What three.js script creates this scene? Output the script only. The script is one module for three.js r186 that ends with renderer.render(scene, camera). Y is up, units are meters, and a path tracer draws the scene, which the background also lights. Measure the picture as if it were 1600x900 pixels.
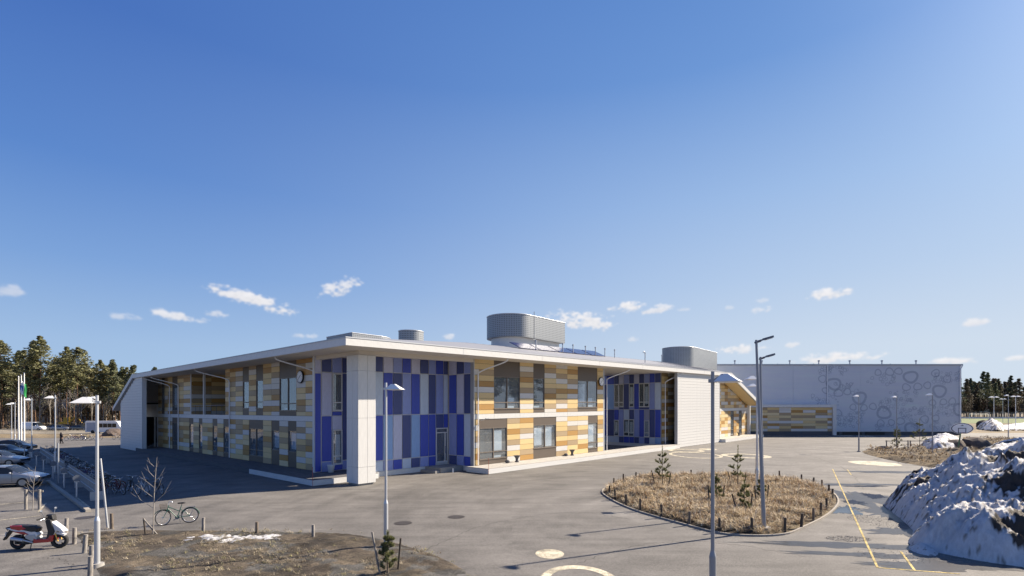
import * as THREE from 'three';
import { mergeGeometries, mergeVertices } from 'three/addons/utils/BufferGeometryUtils.js';
import { MarchingCubes } from 'three/addons/objects/MarchingCubes.js';

// ---------- camera, sky, sun, exposure ----------
const scene = new THREE.Scene();
const camera = new THREE.PerspectiveCamera(77.41, 1600 / 1282, 0.1, 3000);
camera.position.set(0, 5.25, 0);
camera.lookAt(0, 5.25, -10);
camera.setViewOffset(1600, 1282, 0, 0, 1600, 900);      // a rising-front lens: level camera, horizon low in the picture
camera.updateProjectionMatrix();
const renderer = new THREE.WebGLRenderer();
renderer.toneMapping = THREE.LinearToneMapping;
const EXPOSURE = 2.4;
renderer.toneMappingExposure = EXPOSURE;
renderer.shadowMap.enabled = true;

const SUN_AZ = 25 * Math.PI / 180, SUN_EL = 34.5 * Math.PI / 180;
const sunDir = new THREE.Vector3(Math.cos(SUN_AZ) * Math.cos(SUN_EL), Math.sin(SUN_EL), -Math.sin(SUN_AZ) * Math.cos(SUN_EL));
const sun = new THREE.DirectionalLight(0xfff0da, 4.8);
sun.position.copy(sunDir).multiplyScalar(300).add(new THREE.Vector3(10, 0, -60));
sun.target.position.set(10, 0, -60);
sun.castShadow = true;
sun.shadow.mapSize.set(4096, 4096);
Object.assign(sun.shadow.camera, { left: -160, right: 160, top: 160, bottom: -160, near: 1, far: 700 });
scene.add(sun, sun.target);

// seeded noise
function mulberry(a) { return () => { a |= 0; a = a + 0x6D2B79F5 | 0; let t = Math.imul(a ^ a >>> 15, 1 | a); t = t + Math.imul(t ^ t >>> 7, 61 | t) ^ t; return ((t ^ t >>> 14) >>> 0) / 4294967296; }; }
const rnd = mulberry(20240411);
const pick = (a) => a[Math.floor(rnd() * a.length)];
const rr = (a, b) => a + (b - a) * rnd();
const perm = (() => { const r = mulberry(7), p = [...Array(256).keys()]; for (let i = 255; i > 0; i--) { const j = Math.floor(r() * (i + 1)); [p[i], p[j]] = [p[j], p[i]]; } return p; })();
const hash2 = (x, y) => perm[(perm[x & 255] + y) & 255] / 255;
function vnoise(x, y, per = 256) {
  const xi = Math.floor(x), yi = Math.floor(y), fx = x - xi, fy = y - yi, sx = fx * fx * (3 - 2 * fx), sy = fy * fy * (3 - 2 * fy);
  const m = (n) => ((n % per) + per) % per;
  const a = hash2(m(xi), m(yi)), b = hash2(m(xi + 1), m(yi)), c = hash2(m(xi), m(yi + 1)), d = hash2(m(xi + 1), m(yi + 1));
  return a + (b - a) * sx + (c - a) * sy + (a - b - c + d) * sx * sy;
}
function fbm(x, y, oct = 4, per = 256) { let s = 0, a = 0.5, t = 0; for (let i = 0; i < oct; i++) { s += a * vnoise(x, y, per); t += a; a *= 0.5; x = x * 2 + 17; y = y * 2 + 31; } return s / t; }
const sm = (a, b, x) => { const t = Math.min(1, Math.max(0, (x - a) / (b - a))); return t * t * (3 - 2 * t); };

// ---------- sky: clear air, brighter towards the sun and the horizon, small fair-weather clouds ----------
{
  const W = 3072, H = 1536, data = new Float32Array(W * H * 4);
  const lin = (c) => c.map((v) => { v /= 255; return v <= 0.04045 ? v / 12.92 : ((v + 0.055) / 1.055) ** 2.4; });
  // [elevation in degrees, colour away from the sun, colour near the sun]
  const ramp = [[0, [172, 200, 228], [214, 226, 238]], [6, [160, 190, 226], [210, 223, 238]], [13, [124, 163, 217], [186, 208, 236]], [21, [89, 134, 203], [160, 191, 232]], [32, [65, 107, 184], [112, 155, 216]], [48, [53, 93, 171], [80, 126, 198]], [90, [40, 76, 148], [50, 90, 164]]].map(([e, a, b]) => [e, lin(a), lin(b)]);
  // clouds: azimuth (right positive), elevation, half width, half height in degrees, strength
  const clouds = [
    [-26.79, 10.80, 3.77, 0.83, 1.2, 0.2], [-33.62, 8.70, 1.79, 0.54, 0.9, 0.1], [-29.90, 9.23, 0.97, 0.37, 0.6, 0], [-31.17, 8.46, 0.73, 0.31, 0.6, 0], [-37.14, 8.22, 1.09, 0.34, 0.5, 0], [-44.49, 9.37, 0.87, 0.56, 0.5, 0],
    [-18.52, 12.76, 2.06, 0.95, 0.9, -0.35], [-22.05, 7.65, 1.23, 0.33, 0.5, 0], [-6.91, 8.05, 0.71, 0.36, 0.6, 0], [7.69, 9.77, 3.66, 1.06, 1.3, 0.12], [12.68, 11.04, 2.05, 0.63, 1.1, 0], [15.91, 10.69, 1.72, 0.48, 0.8, -0.1], [25.99, 9.94, 0.93, 0.45, 0.6, 0], [25.87, 10.89, 0.81, 0.26, 0.4, 0], [31.80, 10.88, 1.86, 0.55, 1.3, -0.05],
    [28.70, 6.38, 0.77, 0.31, 0.7, 0], [24.23, 6.12, 2.14, 0.59, 0.9, 0], [32.26, 4.89, 3.69, 0.55, 1.1, -0.02], [40.78, 4.11, 1.64, 0.38, 1.0, 0], [42.26, 7.28, 0.86, 0.42, 0.8, -0.1], [44.64, 4.07, 0.73, 0.25, 0.8, 0], [18.33, 10.55, 0.90, 0.20, 0.4, 0], [23.03, 10.37, 0.55, 0.26, 0.4, 0], [13.36, 7.69, 0.81, 0.35, 0.5, 0],
  ];
  const sv = sunDir.clone().setY(0).normalize();
  for (let j = 0; j < H; j++) {
    const el = ((j + 0.5) / H - 0.5) * 180, e = Math.max(0, el), ce = Math.cos(el * Math.PI / 180), se = Math.sin(el * Math.PI / 180);
    let k = 0; while (k < ramp.length - 2 && ramp[k + 1][0] < e) k++;
    const t = Math.min(1, (e - ramp[k][0]) / (ramp[k + 1][0] - ramp[k][0]));
    for (let i = 0; i < W; i++) {
      const a = ((i + 0.5) / W - 0.5) * 2 * Math.PI, dx = Math.cos(a) * ce, dz = Math.sin(a) * ce;
      const cg = dx * sunDir.x + se * sunDir.y + dz * sunDir.z;
      const near = Math.pow(sm(-0.3, 1.0, cg), 1.45);
      const glow = Math.pow(Math.max(0, cg), 24) * 0.5;
      const o = (j * W + i) * 4;
      for (let c = 0; c < 3; c++) { const A = ramp[k][1][c] + (ramp[k + 1][1][c] - ramp[k][1][c]) * t, B = ramp[k][2][c] + (ramp[k + 1][2][c] - ramp[k][2][c]) * t; data[o + c] = A + (B - A) * near + glow; }
      data[o + 3] = 1;
    }
  }
  for (const [az, el, hw, hh, str, tilt] of clouds) {
    const x0 = Math.floor((((az - 90) / 360) + 0.5 - hw * 2.2 / 360) * W), x1 = Math.ceil((((az - 90) / 360) + 0.5 + hw * 2.2 / 360) * W);
    const y0 = Math.floor((el - hh * 2.6 - hw * Math.abs(tilt)) / 180 * H + H / 2), y1 = Math.ceil((el + hh * 2.6 + hw * Math.abs(tilt)) / 180 * H + H / 2);
    for (let j = y0; j <= y1; j++) for (let i = x0; i <= x1; i++) {
      const a = ((i + 0.5) / W - 0.5) * 360 + 90 - az, b = ((j + 0.5) / H - 0.5) * 180 - el;
      const X = a / hw, Y = (b + a * tilt) / hh;
      const n = fbm(a * 1.1 + az * 3, b * 2.4 + el * 5, 5), n2 = fbm(a * 3.3 + 40 + az, b * 5 + el, 4);
      const r = X * X + Y * Y * (Y < 0 ? 1.7 : 0.9);
      let d = sm(0.12, 0.75, (1 - r * 0.8) * 0.75 + (n - 0.5) * 1.5 + (n2 - 0.5) * 0.7) * sm(2.6, 0.9, r);
      d *= Math.min(1, str);
      if (d <= 0.003) continue;
      const o = (((j + H) % H) * W + ((i + W) % W)) * 4, lit = 0.80 + 0.16 * n2 + 0.06 * Y;
      const col = [lit * 0.99, lit * 0.97, lit * 0.98];
      for (let c = 0; c < 3; c++) data[o + c] += (Math.max(col[c], data[o + c]) - data[o + c]) * d * 0.9;
    }
  }
  for (let q = 0; q < data.length; q++) if (q % 4 !== 3) data[q] /= EXPOSURE;
  const sky = new THREE.DataTexture(data, W, H, THREE.RGBAFormat, THREE.FloatType);
  sky.mapping = THREE.EquirectangularReflectionMapping; sky.magFilter = sky.minFilter = THREE.LinearFilter; sky.needsUpdate = true;
  scene.background = sky; scene.environment = sky;
}

// ---------- helpers ----------
const V3 = (x, y, z) => new THREE.Vector3(x, y, z);
const used = {};
function numbered(n) { const k = used[n] = (used[n] ?? -1) + 1; return k ? `${n}_${String(k).padStart(3, '0')}` : n; }
function tag(o, label, category, group, kind) { o.userData.label = label; if (category) o.userData.category = category; if (group) o.userData.group = group; if (kind) o.userData.kind = kind; return o; }
function thing(name, label, category, x = 0, z = 0, turn = 0, group, y = 0) { const g = new THREE.Group(); g.name = numbered(name); g.position.set(x, y, z); g.rotation.y = turn; tag(g, label, category, group); scene.add(g); return g; }
function mesh(name, geo, mat, parent) { if (Array.isArray(geo)) geo = join(geo); const m = new THREE.Mesh(geo, mat); m.name = name; if (parent) parent.add(m); return m; }
function structure(name, geo, mat, label) { const m = mesh(numbered(name), geo, mat, scene); m.userData.kind = 'structure'; if (label) m.userData.label = label; return m; }
function single(name, geo, mat, label, category, x, z, turn = 0, group, y = 0) { const m = mesh(numbered(name), geo, mat, scene); m.position.set(x, y, z); m.rotation.y = turn; return tag(m, label, category, group); }
function copyOf(o, label, x, z, turn = 0, y = 0) { const c = o.clone(); c.name = numbered(o.name.replace(/_\d+$/, '')); c.userData = { ...o.userData, label }; c.position.set(x, y, z); c.rotation.y = turn; scene.add(c); return c; }
function join(list) {
  const clean = list.map((g) => { let q = g.index ? g.toNonIndexed() : g; for (const k of Object.keys(q.attributes)) if (!['position', 'normal', 'uv', 'color'].includes(k)) q.deleteAttribute(k); return q; });
  const col = clean.some((g) => g.attributes.color);
  for (const g of clean) { if (!g.attributes.uv) g.setAttribute('uv', new THREE.BufferAttribute(new Float32Array(g.attributes.position.count * 2), 2)); if (col && !g.attributes.color) g.setAttribute('color', new THREE.BufferAttribute(new Float32Array(g.attributes.position.count * 3).fill(1), 3)); }
  return clean.length === 1 ? clean[0] : mergeGeometries(clean);
}
const box = (x0, x1, y0, y1, z0, z1) => new THREE.BoxGeometry(x1 - x0, y1 - y0, z1 - z0).translate((x0 + x1) / 2, (y0 + y1) / 2, (z0 + z1) / 2);
function rod(a, b, r0, r1 = r0, n = 8) { const d = new THREE.Vector3().subVectors(b, a), L = d.length(); const g = new THREE.CylinderGeometry(r1, r0, L, n); g.translate(0, L / 2, 0); g.applyQuaternion(new THREE.Quaternion().setFromUnitVectors(V3(0, 1, 0), d.normalize())); return g.translate(a.x, a.y, a.z); }
const bar = (x0, y0, z0, x1, y1, z1, r0, r1, n) => rod(V3(x0, y0, z0), V3(x1, y1, z1), r0, r1, n);
const tube = (pts, r, seg = 24, n = 6) => new THREE.TubeGeometry(new THREE.CatmullRomCurve3(pts.map((p) => V3(...p))), seg, r, n);
const ORD = ['first', 'second', 'third', 'fourth', 'fifth', 'sixth', 'seventh', 'eighth', 'ninth', 'tenth', 'eleventh', 'twelfth', 'thirteenth', 'fourteenth', 'fifteenth', 'sixteenth', 'seventeenth', 'eighteenth', 'nineteenth', 'twentieth'];
const ord = (i) => i < 20 ? ORD[i] : i === 29 ? 'thirtieth' : (i < 30 ? 'twenty-' : 'thirty-') + ORD[i % 10];
function tex(w, h, fn, srgb = true) {
  const d = new Uint8Array(w * h * 4);
  for (let j = 0; j < h; j++) for (let i = 0; i < w; i++) { const c = fn(i / w, j / h), o = (j * w + i) * 4; d[o] = c[0] * 255; d[o + 1] = c[1] * 255; d[o + 2] = c[2] * 255; d[o + 3] = 255; }
  const t = new THREE.DataTexture(d, w, h); t.wrapS = t.wrapT = THREE.RepeatWrapping; t.magFilter = THREE.LinearFilter; t.minFilter = THREE.LinearMipmapLinearFilter; t.generateMipmaps = true; if (srgb) t.colorSpace = THREE.SRGBColorSpace; t.needsUpdate = true; return t;
}
const s8 = (l) => { const v = Math.min(1, Math.max(0, l)); return v <= 0.0031308 ? v * 12.92 : 1.055 * v ** (1 / 2.4) - 0.055; };
const S3 = (a) => a.map(s8);
const std = (r, g, b, rough = 0.7, metal = 0, extra = {}) => { const m = new THREE.MeshStandardMaterial({ roughness: rough, metalness: metal, ...extra }); m.color.setRGB(r, g, b); return m; };
function uvWorld(geo, scale = 1) { const p = geo.attributes.position, u = new Float32Array(p.count * 2); for (let i = 0; i < p.count; i++) { u[2 * i] = p.getX(i) * scale; u[2 * i + 1] = p.getZ(i) * scale; } geo.setAttribute('uv', new THREE.BufferAttribute(u, 2)); return geo; }
function sheet(poly, y, seg) { const s = new THREE.Shape(poly.map(([x, z]) => new THREE.Vector2(x, -z))); const g = new THREE.ShapeGeometry(s, seg ?? 12); g.rotateX(-Math.PI / 2); g.translate(0, y, 0); return uvWorld(g); }
function inside(poly, x, z) { let c = false; for (let i = 0, j = poly.length - 1; i < poly.length; j = i++) { const [xi, zi] = poly[i], [xj, zj] = poly[j]; if ((zi > z) !== (zj > z) && x < (xj - xi) * (z - zi) / (zj - zi) + xi) c = !c; } return c; }
function edgeDist(poly, x, z) { let d = 1e9; for (let i = 0, j = poly.length - 1; i < poly.length; j = i++) { const [ax, az] = poly[j], [bx, bz] = poly[i], dx = bx - ax, dz = bz - az, t = Math.max(0, Math.min(1, ((x - ax) * dx + (z - az) * dz) / (dx * dx + dz * dz))); d = Math.min(d, Math.hypot(x - ax - t * dx, z - az - t * dz)); } return d; }
function smoothPoly(pts, n = 6) { const c = new THREE.CatmullRomCurve3(pts.map(([x, z]) => V3(x, 0, z)), true, 'centripetal'); return c.getPoints(pts.length * n).slice(0, -1).map((p) => [p.x, p.z]); }
// a ground relief over a polygon: height(x, z, distance to the edge), colour(x, z, h)
function relief(poly, step, height, colour) {
  const xs = poly.map((p) => p[0]), zs = poly.map((p) => p[1]), x0 = Math.min(...xs), z0 = Math.min(...zs), nx = Math.ceil((Math.max(...xs) - x0) / step), nz = Math.ceil((Math.max(...zs) - z0) / step);
  const pos = [], col = [], idx = [], id = new Int32Array((nx + 1) * (nz + 1)).fill(-1);
  const ins = (i, j) => inside(poly, x0 + i * step, z0 + j * step);
  for (let j = 0; j <= nz; j++) for (let i = 0; i <= nx; i++) { const x = x0 + i * step, z = z0 + j * step; if (!ins(i, j)) continue; id[j * (nx + 1) + i] = pos.length / 3; const h = height(x, z, edgeDist(poly, x, z)); pos.push(x, h, z); col.push(...colour(x, z, h)); }
  for (let j = 0; j < nz; j++) for (let i = 0; i < nx; i++) { const a = id[j * (nx + 1) + i], b = id[j * (nx + 1) + i + 1], c = id[(j + 1) * (nx + 1) + i], d = id[(j + 1) * (nx + 1) + i + 1]; if (a >= 0 && b >= 0 && c >= 0) idx.push(a, c, b); if (b >= 0 && c >= 0 && d >= 0) idx.push(b, c, d); }
  const g = new THREE.BufferGeometry(); g.setAttribute('position', new THREE.Float32BufferAttribute(pos, 3)); g.setAttribute('color', new THREE.Float32BufferAttribute(col, 3)); g.setIndex(idx); g.computeVertexNormals(); return uvWorld(g);
}

// ---------- materials ----------
const grain = tex(512, 512, (u, v) => { const n = fbm(u * 64, v * 64, 4, 64), q = hash2(Math.floor(u * 512), Math.floor(v * 512)); const k = 0.5 + 0.5 * (n * 0.6 + q * 0.4); return [k, k, k]; });
const asphaltMap = tex(1024, 1024, (u, v) => {
  const n = fbm(u * 8, v * 8, 5, 8), f = vnoise(u * 256, v * 256, 256), q = hash2(Math.floor(u * 1024) * 3, Math.floor(v * 1024) * 7), st = vnoise(u * 5 + 3, v * 90, 256), st2 = fbm(u * 3, v * 30, 3, 256);
  let k = 0.135 + (n - 0.5) * 0.06 + (f - 0.5) * 0.04 + (q - 0.5) * 0.06 + (st2 - 0.5) * 0.05;
  if (q > 0.985) k += 0.08; if (q < 0.02) k -= 0.06;
  k += (st - 0.5) * 0.015;
  return S3([k * 1.01, k * 0.95, k * 0.88]);
});
const asphaltBump = tex(512, 512, (u, v) => { const k = vnoise(u * 256, v * 256, 256) * 0.6 + hash2(Math.floor(u * 512), Math.floor(v * 512)) * 0.4; return [k, k, k]; }, false);
const M = {};
M.asphalt = new THREE.MeshStandardMaterial({ map: asphaltMap, bumpMap: asphaltBump, bumpScale: 0.006, roughness: 0.82, vertexColors: true });
asphaltMap.repeat.set(1 / 13, 1 / 13); asphaltBump.repeat.set(1 / 3, 1 / 3);
const dirtMap = tex(1024, 1024, (u, v) => { const n = fbm(u * 10, v * 10, 6, 10), q = hash2(Math.floor(u * 1024) * 5, Math.floor(v * 1024)), f = fbm(u * 120, v * 120, 2, 120); const k = 0.72 + (n - 0.5) * 0.5 + (f - 0.5) * 0.5 + (q - 0.5) * 0.25; return [k, k * 0.99, k * 0.96].map((x) => Math.min(1, Math.max(0, x))); });
dirtMap.repeat.set(1 / 3.7, 1 / 3.7);
const dirtBump = asphaltBump.clone(); dirtBump.repeat.set(1 / 1.7, 1 / 1.7); dirtBump.needsUpdate = true;
M.dirt = new THREE.MeshStandardMaterial({ map: dirtMap, bumpMap: dirtBump, bumpScale: 0.03, roughness: 1, vertexColors: true });
const farMap = dirtMap.clone(); farMap.repeat.set(1 / 26, 1 / 26); farMap.needsUpdate = true;
M.land = new THREE.MeshStandardMaterial({ map: farMap, roughness: 1 }); M.land.color.setRGB(0.36, 0.28, 0.17);
M.gravelRoad = new THREE.MeshStandardMaterial({ map: farMap, roughness: 1 }); M.gravelRoad.color.setRGB(0.42, 0.38, 0.32);
M.field = new THREE.MeshStandardMaterial({ map: farMap, roughness: 1 }); M.field.color.setRGB(0.30, 0.38, 0.16);
M.paint = new THREE.MeshStandardMaterial({ map: dirtMap, roughness: 0.8 }); M.paint.color.setRGB(0.92, 0.85, 0.68);
M.yellowPaint = new THREE.MeshStandardMaterial({ map: dirtMap, roughness: 0.8 }); M.yellowPaint.color.setRGB(0.85, 0.66, 0.22);
M.kerb = new THREE.MeshStandardMaterial({ map: grain, roughness: 0.9 }); M.kerb.color.setRGB(0.58, 0.53, 0.46);
M.water = std(0.02, 0.022, 0.026, 0.06, 0);
const streakMap = tex(256, 256, (u, v) => { const k = 0.9 + 0.1 * (0.55 * fbm(u * 48, v * 3, 3, 48) + 0.45 * fbm(u * 9, v * 9, 4, 9)); return [k, k, k * 0.99]; });
M.white = std(0.70, 0.70, 0.70, 0.45, 0, { map: streakMap }); M.whiteB = std(0.70, 0.705, 0.72, 0.45, 0, { map: streakMap }); M.screenBack = std(0.3, 0.31, 0.33, 0.6);
M.soffit = std(0.62, 0.58, 0.52, 0.7);
M.core = std(0.045, 0.043, 0.042, 0.9);
M.concrete = new THREE.MeshStandardMaterial({ map: grain, roughness: 0.9 }); M.concrete.color.setRGB(0.55, 0.53, 0.5);
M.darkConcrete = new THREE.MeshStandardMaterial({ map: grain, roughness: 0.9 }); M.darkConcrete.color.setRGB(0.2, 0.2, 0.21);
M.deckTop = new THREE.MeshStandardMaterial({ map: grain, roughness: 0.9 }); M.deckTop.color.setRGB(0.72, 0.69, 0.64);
M.brown = std(0.105, 0.083, 0.066, 0.5); M.frameBrown = std(0.14, 0.115, 0.095, 0.45);
M.glass = new THREE.MeshPhysicalMaterial({ color: 0xeaf0f4, transmission: 0.92, roughness: 0.015, thickness: 0, ior: 1.75, metalness: 0 });
M.blind = std(0.82, 0.82, 0.83, 0.8); M.paper = std(0.82, 0.82, 0.82, 0.8); M.interior = std(0.055, 0.06, 0.07, 0.9);
M.steel = std(0.52, 0.54, 0.57, 0.42, 0.55); M.galv = std(0.42, 0.44, 0.47, 0.5, 0.6); M.darkSteel = std(0.13, 0.15, 0.19, 0.5, 0.3);
M.poleGrey = std(0.27, 0.285, 0.315, 0.5, 0.35); M.alloy = std(0.32, 0.33, 0.34, 0.4, 0.6); M.lampWhite = std(0.78, 0.78, 0.76, 0.5); M.pipe = std(0.72, 0.73, 0.75, 0.45);
M.black = std(0.018, 0.018, 0.02, 0.55); M.rubber = std(0.022, 0.022, 0.023, 0.85); M.chrome = std(0.7, 0.7, 0.72, 0.2, 0.95);
const barkMap = tex(256, 256, (u, v) => { const k = 0.55 + 0.45 * fbm(u * 16, v * 6, 4, 16); return [k, k, k]; });
M.wood = new THREE.MeshStandardMaterial({ map: barkMap, roughness: 0.95 }); M.wood.color.setRGB(0.26, 0.21, 0.165);
M.woodGrey = new THREE.MeshStandardMaterial({ map: barkMap, roughness: 0.95 }); M.woodGrey.color.setRGB(0.42, 0.39, 0.36);
M.woodDark = new THREE.MeshStandardMaterial({ map: barkMap, roughness: 0.95 }); M.woodDark.color.setRGB(0.11, 0.09, 0.075);
M.pineBark = new THREE.MeshStandardMaterial({ map: barkMap, roughness: 1 }); M.pineBark.color.setRGB(0.24, 0.14, 0.085);
M.birchBark = new THREE.MeshStandardMaterial({ map: barkMap, roughness: 1 }); M.birchBark.color.setRGB(0.5, 0.46, 0.42);
M.needles = new THREE.MeshPhysicalMaterial({ vertexColors: true, roughness: 0.9, side: THREE.DoubleSide, transmission: 0.25, thickness: 0 });
M.roofGrey = std(0.28, 0.285, 0.30, 0.55, 0.25);
const perfMap = tex(256, 256, (u, v) => { const x = u * 8 % 1, y = v * 16 % 1; const h = Math.hypot(x - 0.5, (y - 0.5)) < 0.3 ? 0.72 : 1; const seam = x < 0.07 ? 0.85 : 1; const k = h * seam; return [k * 0.97, k * 0.985, k]; });
M.perforated = new THREE.MeshStandardMaterial({ map: perfMap, roughness: 0.45, metalness: 0.35 }); M.perforated.color.setRGB(0.31, 0.325, 0.34);


M.iron = std(0.045, 0.04, 0.038, 0.6);
// ---------- ground, yard, paths ----------
structure('ground', uvWorld(new THREE.PlaneGeometry(2400, 2400).rotateX(-Math.PI / 2).translate(0, -0.03, -500)), M.land, 'dry brown winter grass and earth around the yard');
{ // asphalt yard: one subdivided sheet with worn and stained patches in its colour
  const g = new THREE.PlaneGeometry(250, 118, 640, 300).rotateX(-Math.PI / 2).translate(20, 0, -59.5), p = g.attributes.position, c = new Float32Array(p.count * 3);
  for (let i = 0; i < p.count; i++) { const x = p.getX(i), z = p.getZ(i); const n = fbm(x * 0.16 + 9, z * 0.22 + 4, 5), m = fbm(x * 0.9, z * 0.9, 3); const dx = x - 8.5, dz = z + 27, rad = Math.hypot(dx, dz * 0.8), an = Math.atan2(dz, dx), sw = fbm(rad * 0.9 + 11, an * 1.3 + 3, 4), fine = fbm(rad * 3.2, an * 1.1 + 9, 3); let k = 1.0 + (n - 0.5) * 0.34 + (m - 0.5) * 0.34 + (sw - 0.5) * 0.5 + (fine - 0.5) * 0.42; if (fbm(x * 0.35 + 50, z * 0.5 + 20, 4) > 0.69) k *= 0.86; c[3 * i] = k; c[3 * i + 1] = k; c[3 * i + 2] = k; }
  g.setAttribute('color', new THREE.BufferAttribute(c, 3)); structure('asphalt_yard', uvWorld(g), M.asphalt, 'worn grey asphalt of the school yard');
}
structure('verge', sheet([[-200, -97], [-56, -97], [-60, -128], [-260, -128]], 0.004), M.land, 'strip of dry brown grass beside the car park');
structure('car_park', sheet([[-260, -113], [-66, -113], [-84, -150], [-330, -150]], 0.010), M.gravelRoad, 'pale gravel car park below the pines');
structure('sports_field', sheet([[105, -205], [420, -205], [420, -322], [105, -322]], 0.004), M.field, 'green sports field beyond the hall');
structure('field_kerb', box(90, 420, -0.02, 0.9, -326.3, -326), M.white, 'white board along the far edge of the sports field');
function annulus(r0, r1, x, z, y, sx = 1, sz = 1, n = 56) { const g = r0 > 0 ? new THREE.RingGeometry(r0, r1, n, 1) : new THREE.CircleGeometry(r1, n); g.rotateX(-Math.PI / 2); g.scale(sx, 1, sz); return uvWorld(g.translate(x, y, z)); }
const dot = (n, r0, r1, x, z, l, sx, sz) => structure(n, annulus(r0, r1, x, z, 0.006, sx, sz), M.paint, l);
dot('painted_disc', 0, 0.52, 1.38, -18.72, 'cream painted disc on the asphalt', 1, 1.2);
dot('painted_ring', 0.93, 1.22, 2.08, -15.73, 'cream painted ring cut by the lower picture edge', 1, 1.3);
dot('painted_ring', 2.45, 2.8, 21.45, -60.00, 'wide cream ring painted before the white wall', 1, 1.5);
dot('painted_ring', 1.2, 1.6, 22.67, -66.67, 'small cream ring painted close to the white wall', 1.4, 1.6);
dot('painted_ring', 1.7, 2.35, 26.88, -58.91, 'thick cream ring painted behind the young pine', 1.1, 1.3);
dot('painted_disc', 0, 2.0, 35.80, -50.60, 'cream painted disc by the brown verge', 1, 1.25);
dot('painted_disc', 0, 1.1, 68.86, -105.53, 'cream disc in the shade of the sports hall', 1.5, 1.4);
dot('painted_disc', 0, 1.1, 71.73, -103.96, 'second cream disc in the shade of the sports hall', 1.5, 1.4);
dot('painted_disc', 0, 0.8, 26.34, -68.85, 'small cream disc painted beside the white wall', 1.5, 1.5);
function stripe(x0, z0, x1, z1, w) { const d = Math.hypot(x1 - x0, z1 - z0), nx = -(z1 - z0) / d * w / 2, nz = (x1 - x0) / d * w / 2; return sheet([[x0 + nx, z0 + nz], [x1 + nx, z1 + nz], [x1 - nx, z1 - nz], [x0 - nx, z0 - nz]], 0.008); }
for (const [a, b, c, d, l] of [[28.59, -45.65, 12.19, -17.07, 'long yellow court line beside the round bed'], [12.19, -17.07, 14.36, -16.41, 'yellow court line along the bottom right'], [14.44, -19.00, 13.21, -16.80, 'short yellow court line by the snow heap'], [29.58, -45.16, 27.55, -41.58, 'short yellow court mark near the brown verge']]) structure('court_line', stripe(a, b, c, d, 0.07), M.yellowPaint, l);
for (const [x, z, l] of [[-5.06, -23.80, 'dark iron manhole cover nearer the planting bed'], [-2.74, -25.18, 'dark iron manhole cover in mid yard'], [-20.84, -25.00, 'small dark drain cover near the lamp post']]) single('manhole_cover', [annulus(0, 0.33, 0, 0, 0.010, 1, 1, 28), annulus(0.34, 0.42, 0, 0, 0.008, 1, 1, 28)], M.iron, l, 'manhole cover', x, z, 0, 'manhole covers');
function blob(x, z, rx, rz, seed, turn = 0, amp = 0.5) { const p = []; for (let i = 0; i < 140; i++) { const a = i / 140 * Math.PI * 2, k = 1 + (fbm(Math.cos(a) * 1.6 + seed, Math.sin(a) * 1.6 + seed * 2, 2) - 0.5) * 1.6 * amp + (fbm(Math.cos(a) * 7 + seed, Math.sin(a) * 7 + seed * 2, 3) - 0.5) * 1.2 * amp, X = Math.cos(a) * rx * k, Z = Math.sin(a) * rz * k; p.push([x + X * Math.cos(turn) - Z * Math.sin(turn), z + X * Math.sin(turn) + Z * Math.cos(turn)]); } return p; }
M.wet = new THREE.MeshStandardMaterial({ map: asphaltMap, bumpMap: asphaltBump, bumpScale: 0.004, roughness: 0.35 }); M.wet.color.setRGB(0.36, 0.365, 0.38);
[[20.89, -30.66, 1.9, 3.6, 3, 0.15], [19.32, -26.42, 1.1, 2.4, 44, 0.3], [12.44, -19.91, 3.4, 0.35, 12, 0.12], [13.18, -18.50, 2.4, 0.3, 52, 0.1], [33.56, -43.30, 4.0, 0.9, 22, 0], [24.44, -36.21, 3.2, 0.6, 61, 0.02], [16.82, -21.99, 1.3, 0.9, 66, 0.3], [14.63, -17.21, 2.4, 0.5, 69, 0.1]].forEach(([x, z, rx, rz, sd, t], i) => structure('wet_asphalt', sheet(blob(x, z, rx, rz, sd, t, 0.95), 0.0035 + i * 0.0003), M.wet, `damp dark asphalt left by melting snow, ${ord(i)} patch`));
[[17.68, -27.10, 0.6, 1.1, 6, 0.5], [19.51, -29.17, 0.5, 0.8, 8, 0.2], [22.10, -31.34, 0.5, 1.0, 9, 0.3], [24.35, -35.29, 1.3, 0.3, 15, 0], [16.91, -26.42, 0.5, 0.7, 19, 0.6]].forEach(([x, z, rx, rz, sd, t], i) => structure('meltwater', sheet(blob(x, z, rx, rz, sd, t, 0.95), 0.0068 + i * 0.0002), M.water, `shallow meltwater beside the round bed, ${ord(i)} puddle`));
for (const [x, z, rx, rz, s] of [[14.80, -18.50, 2.4, 1.1, 31], [17.35, -24.14, 1.2, 1.5, 33], [13.71, -20.90, 0.9, 0.5, 35]]) tag(mesh(numbered('gravel'), (() => { const r = mulberry(s), q = []; for (let i = 0; i < 900; i++) { const a = r() * 6.283, d = Math.sqrt(r()); q.push(new THREE.TetrahedronGeometry(0.006 + 0.018 * r() * r(), 0).rotateX(r() * 6).rotateY(r() * 6).translate(x + Math.cos(a) * d * rx, 0.009, z + Math.sin(a) * d * rz)); } return q; })(), M.kerb, scene), 'grit left by the melting snow on the asphalt', 'gravel', null, 'stuff');

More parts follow.
